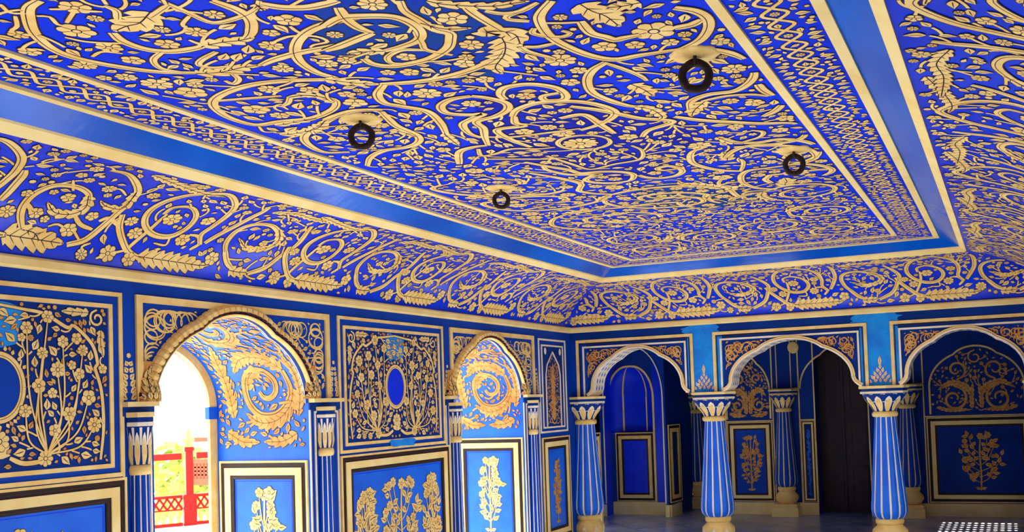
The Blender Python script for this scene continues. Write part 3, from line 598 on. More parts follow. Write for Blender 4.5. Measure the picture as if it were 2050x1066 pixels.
for k, (c, (f0, f1)) in enumerate(zip(ARCHES, FR)):
    quad(M, mx, f0+.04, f1-.04, SPR+.03, 2.215, .0006, 'deep_blue') if False else None
    spandrel_paint(M, mx, c, HALF, SPR, CRN, f0+.05, f1-.05, 2.205, 70+k)
    for a in (f0-.045, f1+.045):
        o = Orn(M, mx, (a-.05, a+.05, 1.69, 2.0), 80+k, out=.002, cell=.004)
        for j in range(6):
            for sd in (-1, 1): o.leaf((a+sd*.004, 1.69+.036*j), PI/2-sd*(1.0-.1*j), .066-.006*j, .030, check=False); o.leaf((a+sd*.02, 1.69+.02*j), PI/2-sd*.5, .05-.006*j, .022, check=False)
        o.flower((a, 1.93), .014)
wall_left = struct(M.build('wall_left'))

def frieze_frame(name, parent=None): pass
# gold frame lines round the arches, shelves under the springing : trims of the wall
M = MB()
for c, (f0, f1) in zip(ARCHES, FR):
    frame(M, mx, f0, f1, SPR+.028, 2.262, .04, 0, .014, 'gold_paint', bottom=False)
    for a0, a1 in ((f0-.095, c-HALF+.0), (c+HALF, f1+.095)):
        slab(M, mx, a0, a1, SPR, SPR+.026, 0, .05, 'cream_plaster')
        slab(M, mx, a0, a1, SPR-.05, SPR, 0, .012, 'deep_blue')
        slab(M, mx, a0+.0, a0+.012, 0, SPR-.05, 0, .008, 'pale_cream'); slab(M, mx, a1-.03, a1-.018, 0, SPR-.07, 0, .008, 'pale_cream')
        slab(M, mx, a0+.05, a1-.02, SPR-.072, SPR-.058, 0, .008, 'pale_cream'); slab(M, mx, a0+.05, a0+.062, 0, SPR-.072, 0, .008, 'pale_cream')
struct(M.build('trim_5'))

def arch_moulding(label, mp, c, half, zs, zc, ribbed=True, flare=False, w=.075, mat='gold_paint', root_loc=None, ground=None):
    t = thing('arch_molding', label, 'arch molding', root_loc)
    M = MB(); cur = arch(c, half, zs, zc, flare, 16)
    if not ribbed:
        sweep(M, mp, cur, -.002, w, .005, .022, mat); sweep(M, mp, cur, -.004, w*.35, .005, .03, 'pale_cream')
        M.build('molding', t); return t
    P = np.array(cur); L = np.linalg.norm(np.diff(P, axis=0), axis=1).sum(); cum = np.concatenate([[0], np.cumsum(np.linalg.norm(np.diff(P, axis=0), axis=1))])
    N = np.gradient(P, axis=0); N /= np.linalg.norm(N, axis=1, keepdims=True); N = np.stack([N[:,1], -N[:,0]], 1)*-1
    nr = int(L/.042); sec = [(-.003,.006),(0,.012),(.004,.03),(.012,.034),(.016,.022),(.03,.046),(.055,.044),(.07,.026),(w,.006)]
    u = []; sc = []
    for k in range(nr):
        for q, s_ in ((.0,.45),(.12,.92),(.5,1.06),(.88,.92)): u.append((k+q)/nr*L); sc.append(s_)
    u.append(L); sc.append(.45)
    vs = []; m = len(sec)
    for uu, s_ in zip(u, sc):
        p = np.array([np.interp(uu, cum, P[:,0]), np.interp(uu, cum, P[:,1])]); n = np.array([np.interp(uu, cum, N[:,0]), np.interp(uu, cum, N[:,1])])
        for j, (d, hh) in enumerate(sec):
            s2 = s_ if j >= 4 else 1.
            q = p+n*(d if j < 6 else d*(.86+.16*s_)); vs.append(mp(q[0], q[1], max(.006, hh*s2)))
    fg = []; fd = []
    for k in range(len(u)-1):
        for j in range(m-1):
            f = (k*m+j, k*m+j+1, (k+1)*m+j+1, (k+1)*m+j)
            (fd if (j == 4 or (j >= 4 and k % 4 in (0, 3) and (sc[k] < .5 or sc[k+1] < .5) and False)) else fg).append(f)
    M.add(vs, fg, mat, False); M.add(vs, fd, 'outline_paint')  # groove beside the ribs coloured dark, standing in for its crease shade
    M.build('molding', t)
    for sd in (-1, 1):                 # carved leaf corbel at each springing
        M = MB(); e = c+sd*(half+.03)
        rows = 9; cols = 21; vs = []
        for r in range(rows):
            q = r/(rows-1); z = zs+.026+.22*q; hw = .075-.03*q; bulge = .052*(1-.55*q)*(1+.25*math.sin(q*PI*2))
            for k in range(cols):
                a = -1+2*k/(cols-1)
                vs.append(mp(e+hw*a, z, max(.006, bulge*math.sqrt(max(0, 1-a*a))*(.72+.28*abs(math.cos(a*PI*2.5))))))
        M.add(vs, [(r*cols+k, r*cols+k+1, (r+1)*cols+k+1, (r+1)*cols+k) for r in range(rows-1) for k in range(cols-1)], 'amber_paint')
        def cmap(a, b, h=0, e=e):
            q = min(1, max(0, (b-zs-.026)/.22)); hw = .075-.03*q; u = max(-1, min(1, (a-e)/hw))
            return mp(a, b, max(.006, .052*(1-.55*q)*(1+.25*math.sin(q*PI*2))*math.sqrt(max(0, 1-u*u)))+.001+h)
        o = Orn(M, cmap, (e-.078, e+.078, zs+.028, zs+.26), 5, out=.003, cell=.005, curved=True, gold=mat)
        o.acanthus([(e-.035, zs+.07),(e-.03, zs+.13),(e-.02, zs+.2)], .05); o.acanthus([(e+.035, zs+.07),(e+.03, zs+.13),(e+.02, zs+.2)], .05)
        o.acanthus([(e, zs+.05),(e, zs+.13),(e, zs+.22)], .055)
        for q in (-.05,-.025,0,.025,.05): o.leaf((e+q, zs+.03), PI/2-q*9, .055, .024, check=False)
        o.flower((e, zs+.055), .016)
        M.build('corbel', t)
    return t
arch_moulding('gold ribbed arch over the open doorway to the terrace', mx, ARCHES[0], HALF, SPR, CRN, root_loc=(0, ARCHES[0], SPR))
arch_moulding('gold ribbed arch between the oval medallion panel and the lancet panel', mx, ARCHES[1], HALF, SPR, CRN, root_loc=(0, ARCHES[1], SPR))

# ------------------------------------------------------------------ columns
def column_meshes(parent, s=1., H=1.645, cap_top=1.645, half=False, plinth=True, mats=('field_blue','pale_cream','gold_paint'), lobes=12, r_top=.100, r_bulge=.172, base_h=.385, cap_h=.245, ab=.225):
    blue, line, gold = mats
    zc = H-.075                                     # underside of the abacus
    zn = H-cap_h-.055                               # bottom of the neck ring
    # base
    M = MB(); b = base_h
    if plinth:
        p = r_bulge*1.12
        box(M, -p, p, -p, p, 0, b*.30, 'cream_plaster'); box(M, -p*.9, p*.9, -p*.9, p*.9, b*.30, b*.42, gold)
    lathe(M, [(r_bulge*.55,b*.42),(r_bulge*.8,b*.46),(r_bulge*.98,b*.58),(r_bulge*.95,b*.70),(r_bulge*.72,b*.80),(r_bulge*.66,b*.84)], 0, 0, gold)
    mp = lambda a, bb, h=0: ((np.interp(bb,[b*.46,b*.58,b*.70,b*.80],[r_bulge*.8,r_bulge*.98,r_bulge*.95,r_bulge*.72])+h+.001)*math.cos(a), (np.interp(bb,[b*.46,b*.58,b*.70,b*.80],[r_bulge*.8,r_bulge*.98,r_bulge*.95,r_bulge*.72])+h+.001)*math.sin(a), bb)
    for k in range(8):
        a = 2*PI*k/8
        vs = [mp(a-.22,b*.5), mp(a+.22,b*.5), mp(a+.26,b*.62), mp(a,b*.78), mp(a-.26,b*.62)]
        M.add(vs, [(0,1,2,4),(2,3,4)], blue)
        vs = [mp(a-.1,b*.52,.002), mp(a+.1,b*.52,.002), mp(a+.12,b*.60,.002), mp(a,b*.70,.002), mp(a-.12,b*.60,.002)]
        M.add(vs, [(0,1,2,4),(2,3,4)], line)
    M.build('base', parent, True)
    M = MB(); lathe(M, [(r_bulge*.5,b*.83),(r_bulge*.74,b*.85),(r_bulge*.78,b*.92),(r_bulge*.74,b*.985),(r_bulge*.5,b)], 0, 0, gold); M.build('ring', parent, True)
    # shaft
    M = MB()
    zs0 = b*.97; pr = [(.66,0),(.80,.012),(.93,.035),(1.0,.075),(1.0,.13)]
    z1 = zn
    rows = [(r_bulge*f, zs0+(z1-zs0)*q) for f, q in pr]
    for q in np.linspace(.2, 1, 9):
        e = (q-.13)/.87; rows.append((r_bulge+(r_top-r_bulge)*(e**.92), zs0+(z1-zs0)*q))
    fr = [0,.105,.26,.42,.5,.58,.74,.895]; k = len(fr)*lobes; vs = []
    for r, z in rows:
        for L in range(lobes):
            for f in fr:
                t = 2*PI*(L+f)/lobes; d = abs(math.sin(PI*f)); vs.append((r*(.925+.075*d**.8)*math.cos(t), r*(.925+.075*d**.8)*math.sin(t), z))
    fb = []; fl_ = []
    for j in range(len(rows)-1):
        for i in range(k):
            f = (j*k+i, j*k+(i+1) % k, (j+1)*k+(i+1) % k, (j+1)*k+i)
            (fl_ if i % len(fr) in (0, len(fr)-1) else fb).append(f)
    M.add(vs, fb, blue, True); M.add(vs, fl_, line, True)
    M.build('shaft', parent, True)
    # neck ring, lotus capital
    M = MB(); rn = r_top*1.18
    lathe(M, [(r_top*.9,zn-.002),(rn*.97,zn+.004),(rn*1.04,zn+.022),(rn*1.02,zn+.038),(rn*.93,zn+.052),(r_top*.9,zn+.056)], 0, 0, gold); M.build('neck_ring', parent, True)
    M = MB(); z0 = zn+.052; rt = ab*.93
    cz = [z0, z0+.25*(zc-z0), z0+.6*(zc-z0), z0+.9*(zc-z0), zc]; cr = [r_top*1.0, r_top*1.22, rt*.82, rt*.97, rt]
    lathe(M, list(zip(cr, cz)), 0, 0, 'deep_blue')
    cm = lambda a, q, h=0: ((np.interp(q,[0,.25,.6,.9,1],cr)+h)*math.cos(a), (np.interp(q,[0,.25,.6,.9,1],cr)+h)*math.sin(a), z0+q*(zc-z0))
    npet = 11
    for k in range(npet):
        a = 2*PI*(k+.5)/npet; da = PI/npet
        for sc_, hh, mt in ((.92,.002,line),(.74,.004,gold)):
            L = []; R_ = []
            for q in np.linspace(0, 1, 9):
                wq = math.sin(PI*min(1, .12+q*.86))**.6 if q < .98 else .05
                L.append(cm(a-da*.86*sc_*wq, .02+q*.86*(sc_+.04), hh)); R_.append(cm(a+da*.86*sc_*wq, .02+q*.86*(sc_+.04), hh))
            vs = L+R_; M.add(vs, [(i, 9+i, 10+i, i+1) for i in range(8)], mt)
        a2 = a+da
        vs = [cm(a2-da*.22,.52,.001), cm(a2+da*.22,.52,.001), cm(a2+da*.34,.97,.001), cm(a2-da*.34,.97,.001)]
        M.add(vs, [(0,1,2,3)], line)
    M.build('capital', parent, True)
    M = MB(); a = ab
    for r, z0_, z1_, mt in ((a*1.0, zc, zc+.022, line), (a*.96, zc+.022, zc+.048, 'deep_blue'), (a*1.05, zc+.048, H, 'cream_plaster')):
        lathe(M, [(.001,z0_),(r*.985,z0_),(r,z0_+.004),(r,z1_-.004),(r*.985,z1_),(.001,z1_)], 0, 0, mt, 8 if not half else 8, smooth=False)
    M.build('abacus', parent, True)
def dup(root, loc, label, group=None, rot=0., scale=None):
    r = root.copy(); C.objects.link(r); r.location = loc; r.rotation_euler = (0,0,rot); r['label'] = label
    if scale: r.scale = scale
    for ch in list(root.children):
        c = ch.copy(); C.objects.link(c); c.parent = r
        for g in ch.children:
            d = g.copy(); C.objects.link(d); d.parent = c
    return r
yc = TH/2
col = thing('column', 'blue fluted column with cream stripes between the narrow arch and the wide arch', 'column', (1.535, yc, 0), 'fluted columns of the arcade')
column_meshes(col)
dup(col, (3.235, yc, 0), 'blue fluted column with cream stripes in front of the dark wooden door', rot=.2)
dup(col, (.09, yc, 0), 'blue fluted half column standing against the painted wall corner', rot=.1)
cs = dup(col, (4.70, yc, 0), '')
for k in ('label', 'category', 'group'): del cs[k]
cs['kind'] = 'structure'
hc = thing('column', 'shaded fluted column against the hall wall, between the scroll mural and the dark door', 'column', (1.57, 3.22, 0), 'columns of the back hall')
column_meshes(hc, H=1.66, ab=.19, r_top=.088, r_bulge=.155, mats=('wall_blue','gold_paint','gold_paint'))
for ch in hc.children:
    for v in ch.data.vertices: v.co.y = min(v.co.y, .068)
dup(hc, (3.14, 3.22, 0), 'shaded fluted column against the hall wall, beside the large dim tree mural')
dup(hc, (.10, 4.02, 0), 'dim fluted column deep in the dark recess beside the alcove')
cn = thing('colonette', 'slim engaged column at the doorway jamb beside the bright opening', 'column', (.012, -5.535, 0), 'slim wall columns of the painted wall')
column_meshes(cn, H=SPR-.03, ab=.075, r_top=.05, r_bulge=.062, base_h=.2, cap_h=.28, lobes=10, mats=('wall_blue','pale_cream','gold_paint'))
for ch in cn.children:
    for v in ch.data.vertices: v.co.x = max(v.co.x, -.009)
dup(cn, (.012, -4.03, 0), 'slim engaged column between the doorway and the oval medallion panel')
dup(cn, (.012, -2.38, 0), 'slim engaged column between the oval medallion panel and the second arch')
dup(cn, (.012, -.97, 0), 'slim engaged column beside the lancet panel')

# ------------------------------------------------------------------ framed panels
def dado_panel(label, mp, a0, a1, b0, b1, loc, plants=((.5,1.,.8),), seed=1, blue='field_blue', gold='gold_paint', flower=True, group=None, fr=.03, leaf=.07, cream='cream_plaster', w=.115):
    t = thing('dado_panel', label, 'wall panel', loc, group)
    M = MB()
    k = w/.115
    frame(M, mp, a0, a1, b0, b1, .014*k, 0, .014, 'gold_paint'); e = .014*k
    frame(M, mp, a0+e, a1-e, b0+e, b1-e, .034*k, 0, .010, 'black_line')
    frame(M, mp, a0+e+.018*k, a1-e-.018*k, b0+e+.018*k, b1-e-.018*k, .002*k, .010, .012, 'brown_line'); e += .034*k
    frame(M, mp, a0+e, a1-e, b0+e, b1-e, .050*k, 0, .018, cream); e += .050*k
    frame(M, mp, a0+e, a1-e, b0+e, b1-e, .028*k, 0, .012, 'black_line')
    frame(M, mp, a0+e+.016*k, a1-e-.016*k, b0+e+.016*k, b1-e-.016*k, .002*k, .012, .0135, 'brown_line'); e += .028*k
    fix_normals(M.build('frame', t))
    M = MB(); quad(M, mp, a0+e-.002, a1-e+.002, b0+e-.002, b1-e+.002, .003, blue)
    mp2 = lambda a, b, h=0: mp(a, b, .003+h)
    aw, bw = a1-a0-2*e, b1-b0-2*e
    if aw > .12: frame(M, mp2, a0+e+.012, a1-e-.012, b0+e+.012, b1-e-.012, .004, 0, .001, 'alcove_blue')
    if plants:
        o = Orn(M, mp2, (a0+e+.01, a1-e-.01, b0+e+.01, b1-e-.005), seed, gold=gold, out=.0032, cell=.005)
        for cx, H, Wd in plants:
            plant(o, a0+e+aw*cx, b0+e+.03, (bw-.07)*H, aw*Wd, 6 if aw > .3 else 7, fr if aw > .3 else fr*.6, leaf if aw > .3 else leaf*.6, .018 if aw > .3 else .010)
    M.build('flower_pattern', t)
    return t
dado_panel('gold framed dado panel of flowers under the cropped floral panel', mx, -6.985, -5.615, .2, 1.285, (0,-6.3,.2), ((.16,.86,.3),(.5,.95,.5),(.84,.86,.3)), 1, fr=.048, leaf=.095)
dado_panel('gold framed dado panel of flowering plants under the oval medallion', mx, -3.86, -2.46, .2, 1.275, (0,-3.17,.2), ((.13,.86,.28),(.5,.94,.5),(.87,.92,.28)), 2, fr=.046, leaf=.095)
dado_panel('slim dado panel with a dark flower stem under the lancet panel', mx, -.745, -.115, .2, 1.245, (0,-.43,.2), ((.5,.9,.5),), 3, fr=.026, gold='amber_paint')
for c, lb in ((ARCHES[0], 'flower tree dado panel inside the doorway passage'), (ARCHES[1], 'pale flower tree dado panel inside the second arch')):
    dado_panel(lb, mapY(c+HALF), -.775, -.015, .2, 1.27, (-.4, c+HALF, .2), ((.5,.97,.62),), 4, gold='gold_paint', cream='cream_plaster', fr=.045, leaf=.085)

def medallion_panel(label, cy, seed):
    t = thing('medallion_panel', label, 'wall panel', (0, cy, 1.3))
    a0, a1, b0, b1 = cy-.675, cy+.675, 1.30, 2.262
    M = MB()
    frame(M, mx, a0, a1, b0-.01, b1, .022, 0, .010, 'gold_paint'); fix_normals(M.build('frame', t))
    M = MB(); frame(M, mx, a0+.06, a1-.06, b0+.04, b1-.065, .022, 0, .010, 'gold_paint'); fix_normals(M.build('inner_frame', t))
    M = MB(); quad(M, mx, a0+.022, a1-.022, b0-.004, b1-.022, .002, 'wall_blue')
    mp = lambda a, b, h=0: mx(a, b, .002+h)
    i0, i1, j0, j1 = a0+.09, a1-.09, b0+.068, b1-.092
    quad(M, mp, i0, i1, j0, j1, .0008, 'deep_blue')
    mp2 = lambda a, b, h=0: mx(a, b, .0032+h)
    zc = b0+.46
    o = Orn(M, mp2, (i0, i1, j0, j1), seed, gold='gold_paint', out=.003, cell=.006)
    if seed == 11: pass
    # oval
    el = lambda ra, rb, n=28: [(cy+ra*math.cos(q), zc+rb*math.sin(q)) for q in np.linspace(0, 2*PI, n)]
    blotch(M, mp2, cy, b1-.2, .26, .22, .0006, 'cyan_blue', seed)
    h = o._h(); o.disc((cy, zc), [(q, math.hypot(.165*math.cos(q)*0+.0,0)+1/math.sqrt((math.cos(q)/.11)**2+(math.sin(q)/.145)**2)) for q in np.linspace(0,2*PI,40)[:-1]], h, 'alcove_blue' if seed == 12 else 'wall_blue')
    o.stamp(el(.07,.1), .06); o.stamp([(cy,zc)], .1)
    o.stroke(el(.12,.155), .028, taper=0)
    for q in np.linspace(0, 2*PI, 25)[:-1]: o.leaf((cy+.135*math.cos(q), zc+.172*math.sin(q)), q+.3, .03, .018, check=False)
    # lobed outline
    hw = (i1-i0)/2-.03
    lob = [(cy-hw+.02, j0+.02),(cy-hw, zc-.2),(cy-hw+.01, zc-.02),(cy-hw+.045, zc+.1),(cy-hw+.03, zc+.12),(cy-hw+.06, zc+.22),(cy-hw+.16, zc+.31),(cy-hw+.20, zc+.30),(cy-hw+.32, zc+.36),(cy-.13, zc+.375),(cy, j1-.02)]
    o.stroke(lob, .018); o.stroke([(2*cy-a, b) for a, b in lob], .018)
    for sd in (-1, 1):
        p = (cy+sd*(hw-.03), j1-.055); o.spiral(p, .045, PI/2, 1.3, .012, sd, .25)
        o.acanthus([(p[0]-sd*.05, j1-.03),(p[0]-sd*.13, j1-.02),(p[0]-sd*.2, j1-.03)], .045); o.acanthus([(p[0]+sd*.02, p[1]-.06),(p[0]+sd*.02, p[1]-.13),(p[0]+sd*.035, p[1]-.2)], .045)
    # stems from the vase
    o.acanthus([(cy, j0+.01),(cy, j0+.07),(cy, zc-.2)], .10)
    for sd in (-1, 1):
        v = (cy+sd*.23, j0+.035)
        o.stroke([(cy+sd*.05, j0+.06),(cy+sd*.12, j0+.03), v], .022, line=False); o.flower(v, .04, 8)
        for tx, tz in ((.13,.22),(.2,.34),(.3,.42),(.42,.4),(.47,.28),(.5,.14),(.36,.2),(.28,.12),(.22,.5),(.33,.56),(.44,.52),(.14,.62),(.25,.68)):
            e = (cy+sd*tx, j0+.05+tz)
            o.stroke([(v[0]+sd*.01, v[1]+.03), ((v[0]+e[0])/2+sd*.05*(1 if tx > .25 else -.6), (v[1]+e[1])/2-.02), e], .0085, line=False)
            o.flower((e[0], e[1]+.01), o.rng.uniform(.03,.042), check=False)
    o.flower((cy, j0+.14), .05, 8)
    o.tendrils(4000, (.03,.08), .008, (.05,.075), .55, .25, (.022,.032)); o.scatter(3000, (.035,.055), .5, None, .2, (.012,.018), gap=.001, gold='amber_paint'); o.scatter(4000, (.022,.036), .5, None, .15, (.008,.012), gap=0, gold='amber_paint')
    if seed == 12: blotch(M, mapX(0), cy+.06, b0+.03, .36, .06, .0125, 'cyan_blue', 5)
    M.build('flower_pattern', t)
medallion_panel('large floral panel with blue oval, cropped by the frame beside the doorway', -6.30, 11)
medallion_panel('square floral panel with small blue oval in gold wreath', -3.185, 12)
# lancet panel
t = thing('lancet_panel', 'tall narrow panel with pointed arch of foliage at the room corner', 'wall panel', (0,-.45,1.3))
M = MB(); frame(M, mx, -.765, -.135, 1.29, 2.245, .018, 0, .008, 'pale_cream'); frame(M, mx, -.70, -.20, 1.335, 2.185, .016, 0, .008, 'pale_cream'); fix_normals(M.build('frame', t))
M = MB(); quad(M, mx, -.70, -.20, 1.335, 2.185, .002, 'deep_blue')
lan = [(-.615,1.345),(-.615,1.88),(-.585,1.98),(-.45,2.115),(-.315,1.98),(-.285,1.88),(-.285,1.345)]
mp2 = lambda a, b, h=0: mx(a, b, .002+h)
lp = np.array(lan)
o = Orn(M, mp2, (-.60,-.30,1.36,2.09), 9, gold='amber_paint', out=.002, cell=.005, mask=lambda A, B: B < np.interp(A, lp[1:6,0], lp[1:6,1])-.02)
for k in range(5):
    o.spiral((-.45, 1.44+.12*k), .07, 0, 1.3, .014, 1 if k % 2 else -1); 
o.acanthus([(-.45,1.37),(-.45,1.6),(-.45,2.0)], .09)
o.tendrils(700, (.03,.07), .008, (.04,.07), .4, .2, (.012,.02)); o.scatter(900, (.025,.05), .45, None, .15, (.008,.012), gap=.002)
M.build('flower_pattern', t)
M = MB(); sweep(M, mp2, catmull(lan[::-1], .01) if False else lan[::-1], -.007, .007, 0, .008, 'pale_cream')
for a in (-.62,-.28): lathe(M, [(.001,0)], 0, 0, 'pale_cream', 4) if False else M.add([mx(a,2.12,.008)]+[mx(a+.026*math.cos(q), 2.12+.036*math.sin(q), .008) for q in np.linspace(0,2*PI,17)[:-1]], [(0,1+k,1+(k+1)%16) for k in range(16)], 'pale_cream')
M.build('arch_line', t)

# ------------------------------------------------------------------ back wall: the arcade
M = MB(); my = mapY(0); myb = mapY(TH, 1)
xs = -.3
for c, half, f0, f1 in BAYS:
    for mp, mt in ((my, 'wall_blue'), (myb, 'deep_blue')):
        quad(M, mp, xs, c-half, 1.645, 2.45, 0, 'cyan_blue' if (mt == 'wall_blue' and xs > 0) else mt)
        spandrel(M, mp, arch(c, half, 1.645, 2.135, True), 2.45, 0, mt)
    cur = arch(c, half, 1.645, 2.135, True); vs = []
    for a, b in cur: vs += [(a, 0, b), (a, TH, b)]
    M.add(vs, [(2*k, 2*k+1, 2*k+3, 2*k+2) for k in range(len(cur)-1)], 'pale_cream')
    # leaf painting under the arch
    P = np.array(cur); cum = np.concatenate([[0], np.cumsum(np.linalg.norm(np.diff(P, axis=0), axis=1))]); nn = np.gradient(P, axis=0); nn /= np.linalg.norm(nn, axis=1, keepdims=True)
    sm = lambda a, b, h=0, P=P, cum=cum, nn=nn: (np.interp(b,cum,P[:,0])+h*np.interp(b,cum,nn[:,1]), a, np.interp(b,cum,P[:,1])-h*np.interp(b,cum,nn[:,0]))
    o = Orn(M, sm, (.03, TH-.03, .02, cum[-1]-.02), 5, gold='field_blue', dark='deep_blue', out=.0015, cell=.005)
    for b in np.arange(.08, cum[-1]-.08, .075):
        for a in (.065, .135, .205): o.leaf((a, b), PI/2 if b < cum[-1]/2 else -PI/2, .07, .026, o.rng.uniform(-.7,.7), check=False)
    xs = c+half
quad(M, my, xs, W+.3, 1.645, 2.45, 0, 'wall_blue'); quad(M, myb, xs, W+.3, 1.645, 2.45, 0, 'deep_blue')
# undersides of the piers
for a0, a1 in ((-.3,.195),(1.3195,1.69),(3.05,3.405),(4.565,W+.3)): quad(M, mapZ(1.645), a0, a1, 0, TH, 0, 'cream_plaster')
# dark frieze over the bays, dark blue spandrels
for k, (c, half, f0, f1) in enumerate(BAYS):
    quad(M, my, f0-.02 if k else 0, f1+.0, 2.245, 2.34, .0006, 'deep_blue')
    mp = lambda a, b, h=0: my(a, b, .001+h)
    cur = [p for p in arch(c, half, 1.645, 2.135, True) if f0 < p[0] < f1]
    sp = MB()
    spandrel(M, my, [(max(f0+.01, min(f1-.01, a)), b) for a, b in arch(c, half, 1.645, 2.135, True)], 2.24, .0008, 'deep_blue')
    spandrel_paint(M, mp, c, half, 1.645, 2.135, f0+.115, f1-.115, 2.15, 90+k, loops=False, gold='amber_paint', mw=.035)
for x in (1.485, 3.225):
    o = Orn(M, my, (x-.10, x+.10, 1.65, 1.98), 33, gold='gold_paint', dark='alcove_blue', out=.004, cell=.004)
    for j in range(6):
        n = 5-j if j < 4 else 1
        for k in range(n):
            p = (x+(k-(n-1)/2)*.038, 1.665+.032*j)
            o.leaf(p, PI/2-(k-(n-1)/2)*.35, .06, .026, check=False)
            if (j+k) % 2: o.flower((p[0], p[1]+.03), .013)
    o.leaf((x, 1.83), PI/2, .10, .035, check=False)
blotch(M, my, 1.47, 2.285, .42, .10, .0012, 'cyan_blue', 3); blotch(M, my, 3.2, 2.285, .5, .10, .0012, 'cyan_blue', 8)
quad(M, mapX(W+.3), 0, TH, 0, 2.45, 0, 'wall_blue')
struct(M.build('wall_back'))
M = MB()
for k, (c, half, f0, f1) in enumerate(BAYS):
    frame(M, my, f0, f1, 1.645, 2.248, .030, 0, .010, 'gold_paint', False); frame(M, my, f0+.038, f1-.038, 1.645, 2.21, .008, 0, .006, 'black_line', False)
    frame(M, my, f0+.075, f1-.075, 1.645, 2.178, .018, 0, .010, 'pale_cream', False)
struct(fix_normals(M.build('trim_6')))
for (c, half, f0, f1), lb in zip(BAYS, ('cream edge of the narrow arch before the blue alcove','cream edge of the wide middle arch before the dark door','cream edge of the arch before the dim tree mural')):
    arch_moulding(lb, my, c, half, 1.645, 2.135, ribbed=False, flare=True, w=.032, mat='gold_paint', root_loc=(c, 0, 1.645))

# ------------------------------------------------------------------ right wall and front wall of the room (behind the camera)
M = MB(); mr = mapX(W, -1)
arched_wall(M, mr, YE, 0, 2.45, ARCHES, .66, SPR, CRN, 0, 'wall_blue')
for c in ARCHES:
    cur = [(c-.66,0)]+arch(c, .66, SPR, CRN)+[(c+.66,0)]; vs = []
    for a, b in cur: vs += [(W, a, b), (W+.4, a, b)]
    M.add(vs, [(2*k, 2*k+1, 2*k+3, 2*k+2) for k in range(len(cur)-1)], 'pale_cream')
arched_wall(M, mapX(W+.4, -1), YE, 0, 2.45, ARCHES, .66, SPR, CRN, 0, 'plain_plaster')
struct(M.build('wall_right'))
M = MB(); quad(M, mapY(YE, 1), -.97, W+.4, 0, 2.45, 0, 'wall_blue'); struct(M.build('wall_front'))
# unseen roof block, raised to shade the terrace, and added skins keeping daylight out
M = MB(); box(M, -1.3, W+.6, YE-.3, 5.2, 2.93, 8.0, 'plain_plaster')
box(M, -.97, -.80, YE, .72, 2.3, 2.93, 'plain_plaster'); box(M, W+.35, W+.42, YE, 4.6, 2.4, 2.93, 'plain_plaster'); box(M, -.97, W+.4, YE-.1, YE-.02, 2.2, 2.93, 'plain_plaster')
struct(M.build('wall_roof_shade'))
M = MB()
xs = YE
for c in sorted(ARCHES):
    box(M, -.86, -.81, xs, c-.60, 0, 2.3, 'plain_plaster'); xs = c+.60
box(M, -.86, -.81, xs, .72, 0, 2.3, 'plain_plaster')
for c in ARCHES: 
    for mp in (mapX(-.86, -1), mapX(-.80-.001, 1)): spandrel(M, mp, arch(c, .565, SPR, CRN-.05), 2.31, 0, 'plain_plaster')
    box(M, -.86, -.02, c-.64, c+.64, 2.27, 2.30, 'plain_plaster')
struct(M.build('wall_outer'))

# ------------------------------------------------------------------ the back hall
HZ = 2.62; YH = 3.3
M = MB()
path = [(-.0,TH),(-.0,.72),(-.95,.72),(-.95,2.89)]
def vwall(M, p, q, z0, z1, mat): M.add([(p[0],p[1],z0),(q[0],q[1],z0),(q[0],q[1],z1),(p[0],p[1],z1)], [(0,1,2,3)], mat)
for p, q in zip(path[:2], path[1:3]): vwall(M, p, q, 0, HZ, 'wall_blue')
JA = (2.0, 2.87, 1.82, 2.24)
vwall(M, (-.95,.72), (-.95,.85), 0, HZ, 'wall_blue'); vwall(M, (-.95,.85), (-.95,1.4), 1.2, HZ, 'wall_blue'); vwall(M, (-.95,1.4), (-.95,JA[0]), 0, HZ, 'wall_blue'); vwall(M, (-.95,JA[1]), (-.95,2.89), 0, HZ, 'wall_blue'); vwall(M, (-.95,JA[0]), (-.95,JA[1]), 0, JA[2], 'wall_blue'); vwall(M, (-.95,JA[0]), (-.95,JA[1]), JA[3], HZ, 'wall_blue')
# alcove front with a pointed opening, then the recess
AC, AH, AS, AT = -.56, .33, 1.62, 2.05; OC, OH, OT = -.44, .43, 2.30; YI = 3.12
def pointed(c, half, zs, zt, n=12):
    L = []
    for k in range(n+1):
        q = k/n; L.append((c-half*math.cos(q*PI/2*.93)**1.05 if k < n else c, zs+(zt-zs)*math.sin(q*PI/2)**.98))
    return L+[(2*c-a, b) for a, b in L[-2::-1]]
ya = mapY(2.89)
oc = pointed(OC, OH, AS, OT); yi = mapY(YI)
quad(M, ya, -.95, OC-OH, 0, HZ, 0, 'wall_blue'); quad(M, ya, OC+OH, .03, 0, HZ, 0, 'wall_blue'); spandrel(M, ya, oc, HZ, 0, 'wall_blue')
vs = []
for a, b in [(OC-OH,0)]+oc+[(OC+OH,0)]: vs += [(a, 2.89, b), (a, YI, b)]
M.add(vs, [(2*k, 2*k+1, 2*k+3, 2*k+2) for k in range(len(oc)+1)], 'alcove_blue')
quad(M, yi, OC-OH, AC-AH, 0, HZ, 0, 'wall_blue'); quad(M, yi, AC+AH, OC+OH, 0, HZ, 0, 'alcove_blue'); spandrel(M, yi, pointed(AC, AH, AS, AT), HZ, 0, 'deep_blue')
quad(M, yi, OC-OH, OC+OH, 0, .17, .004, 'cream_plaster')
for p, q in (((.03,2.89),(.05,3.32)),((.05,3.32),(.05,4.2)),((.05,4.2),(.74,4.2)),((.74,4.2),(.74,YH)),((.74,YH),(1.97,YH)),((1.97,YH),(1.97,3.62)),((2.64,3.62),(2.64,YH)),((2.64,YH),(4.95,YH))): vwall(M, p, q, 0, HZ, 'deep_blue')  # darker blue than the room walls: the hall's dimness put into the colour
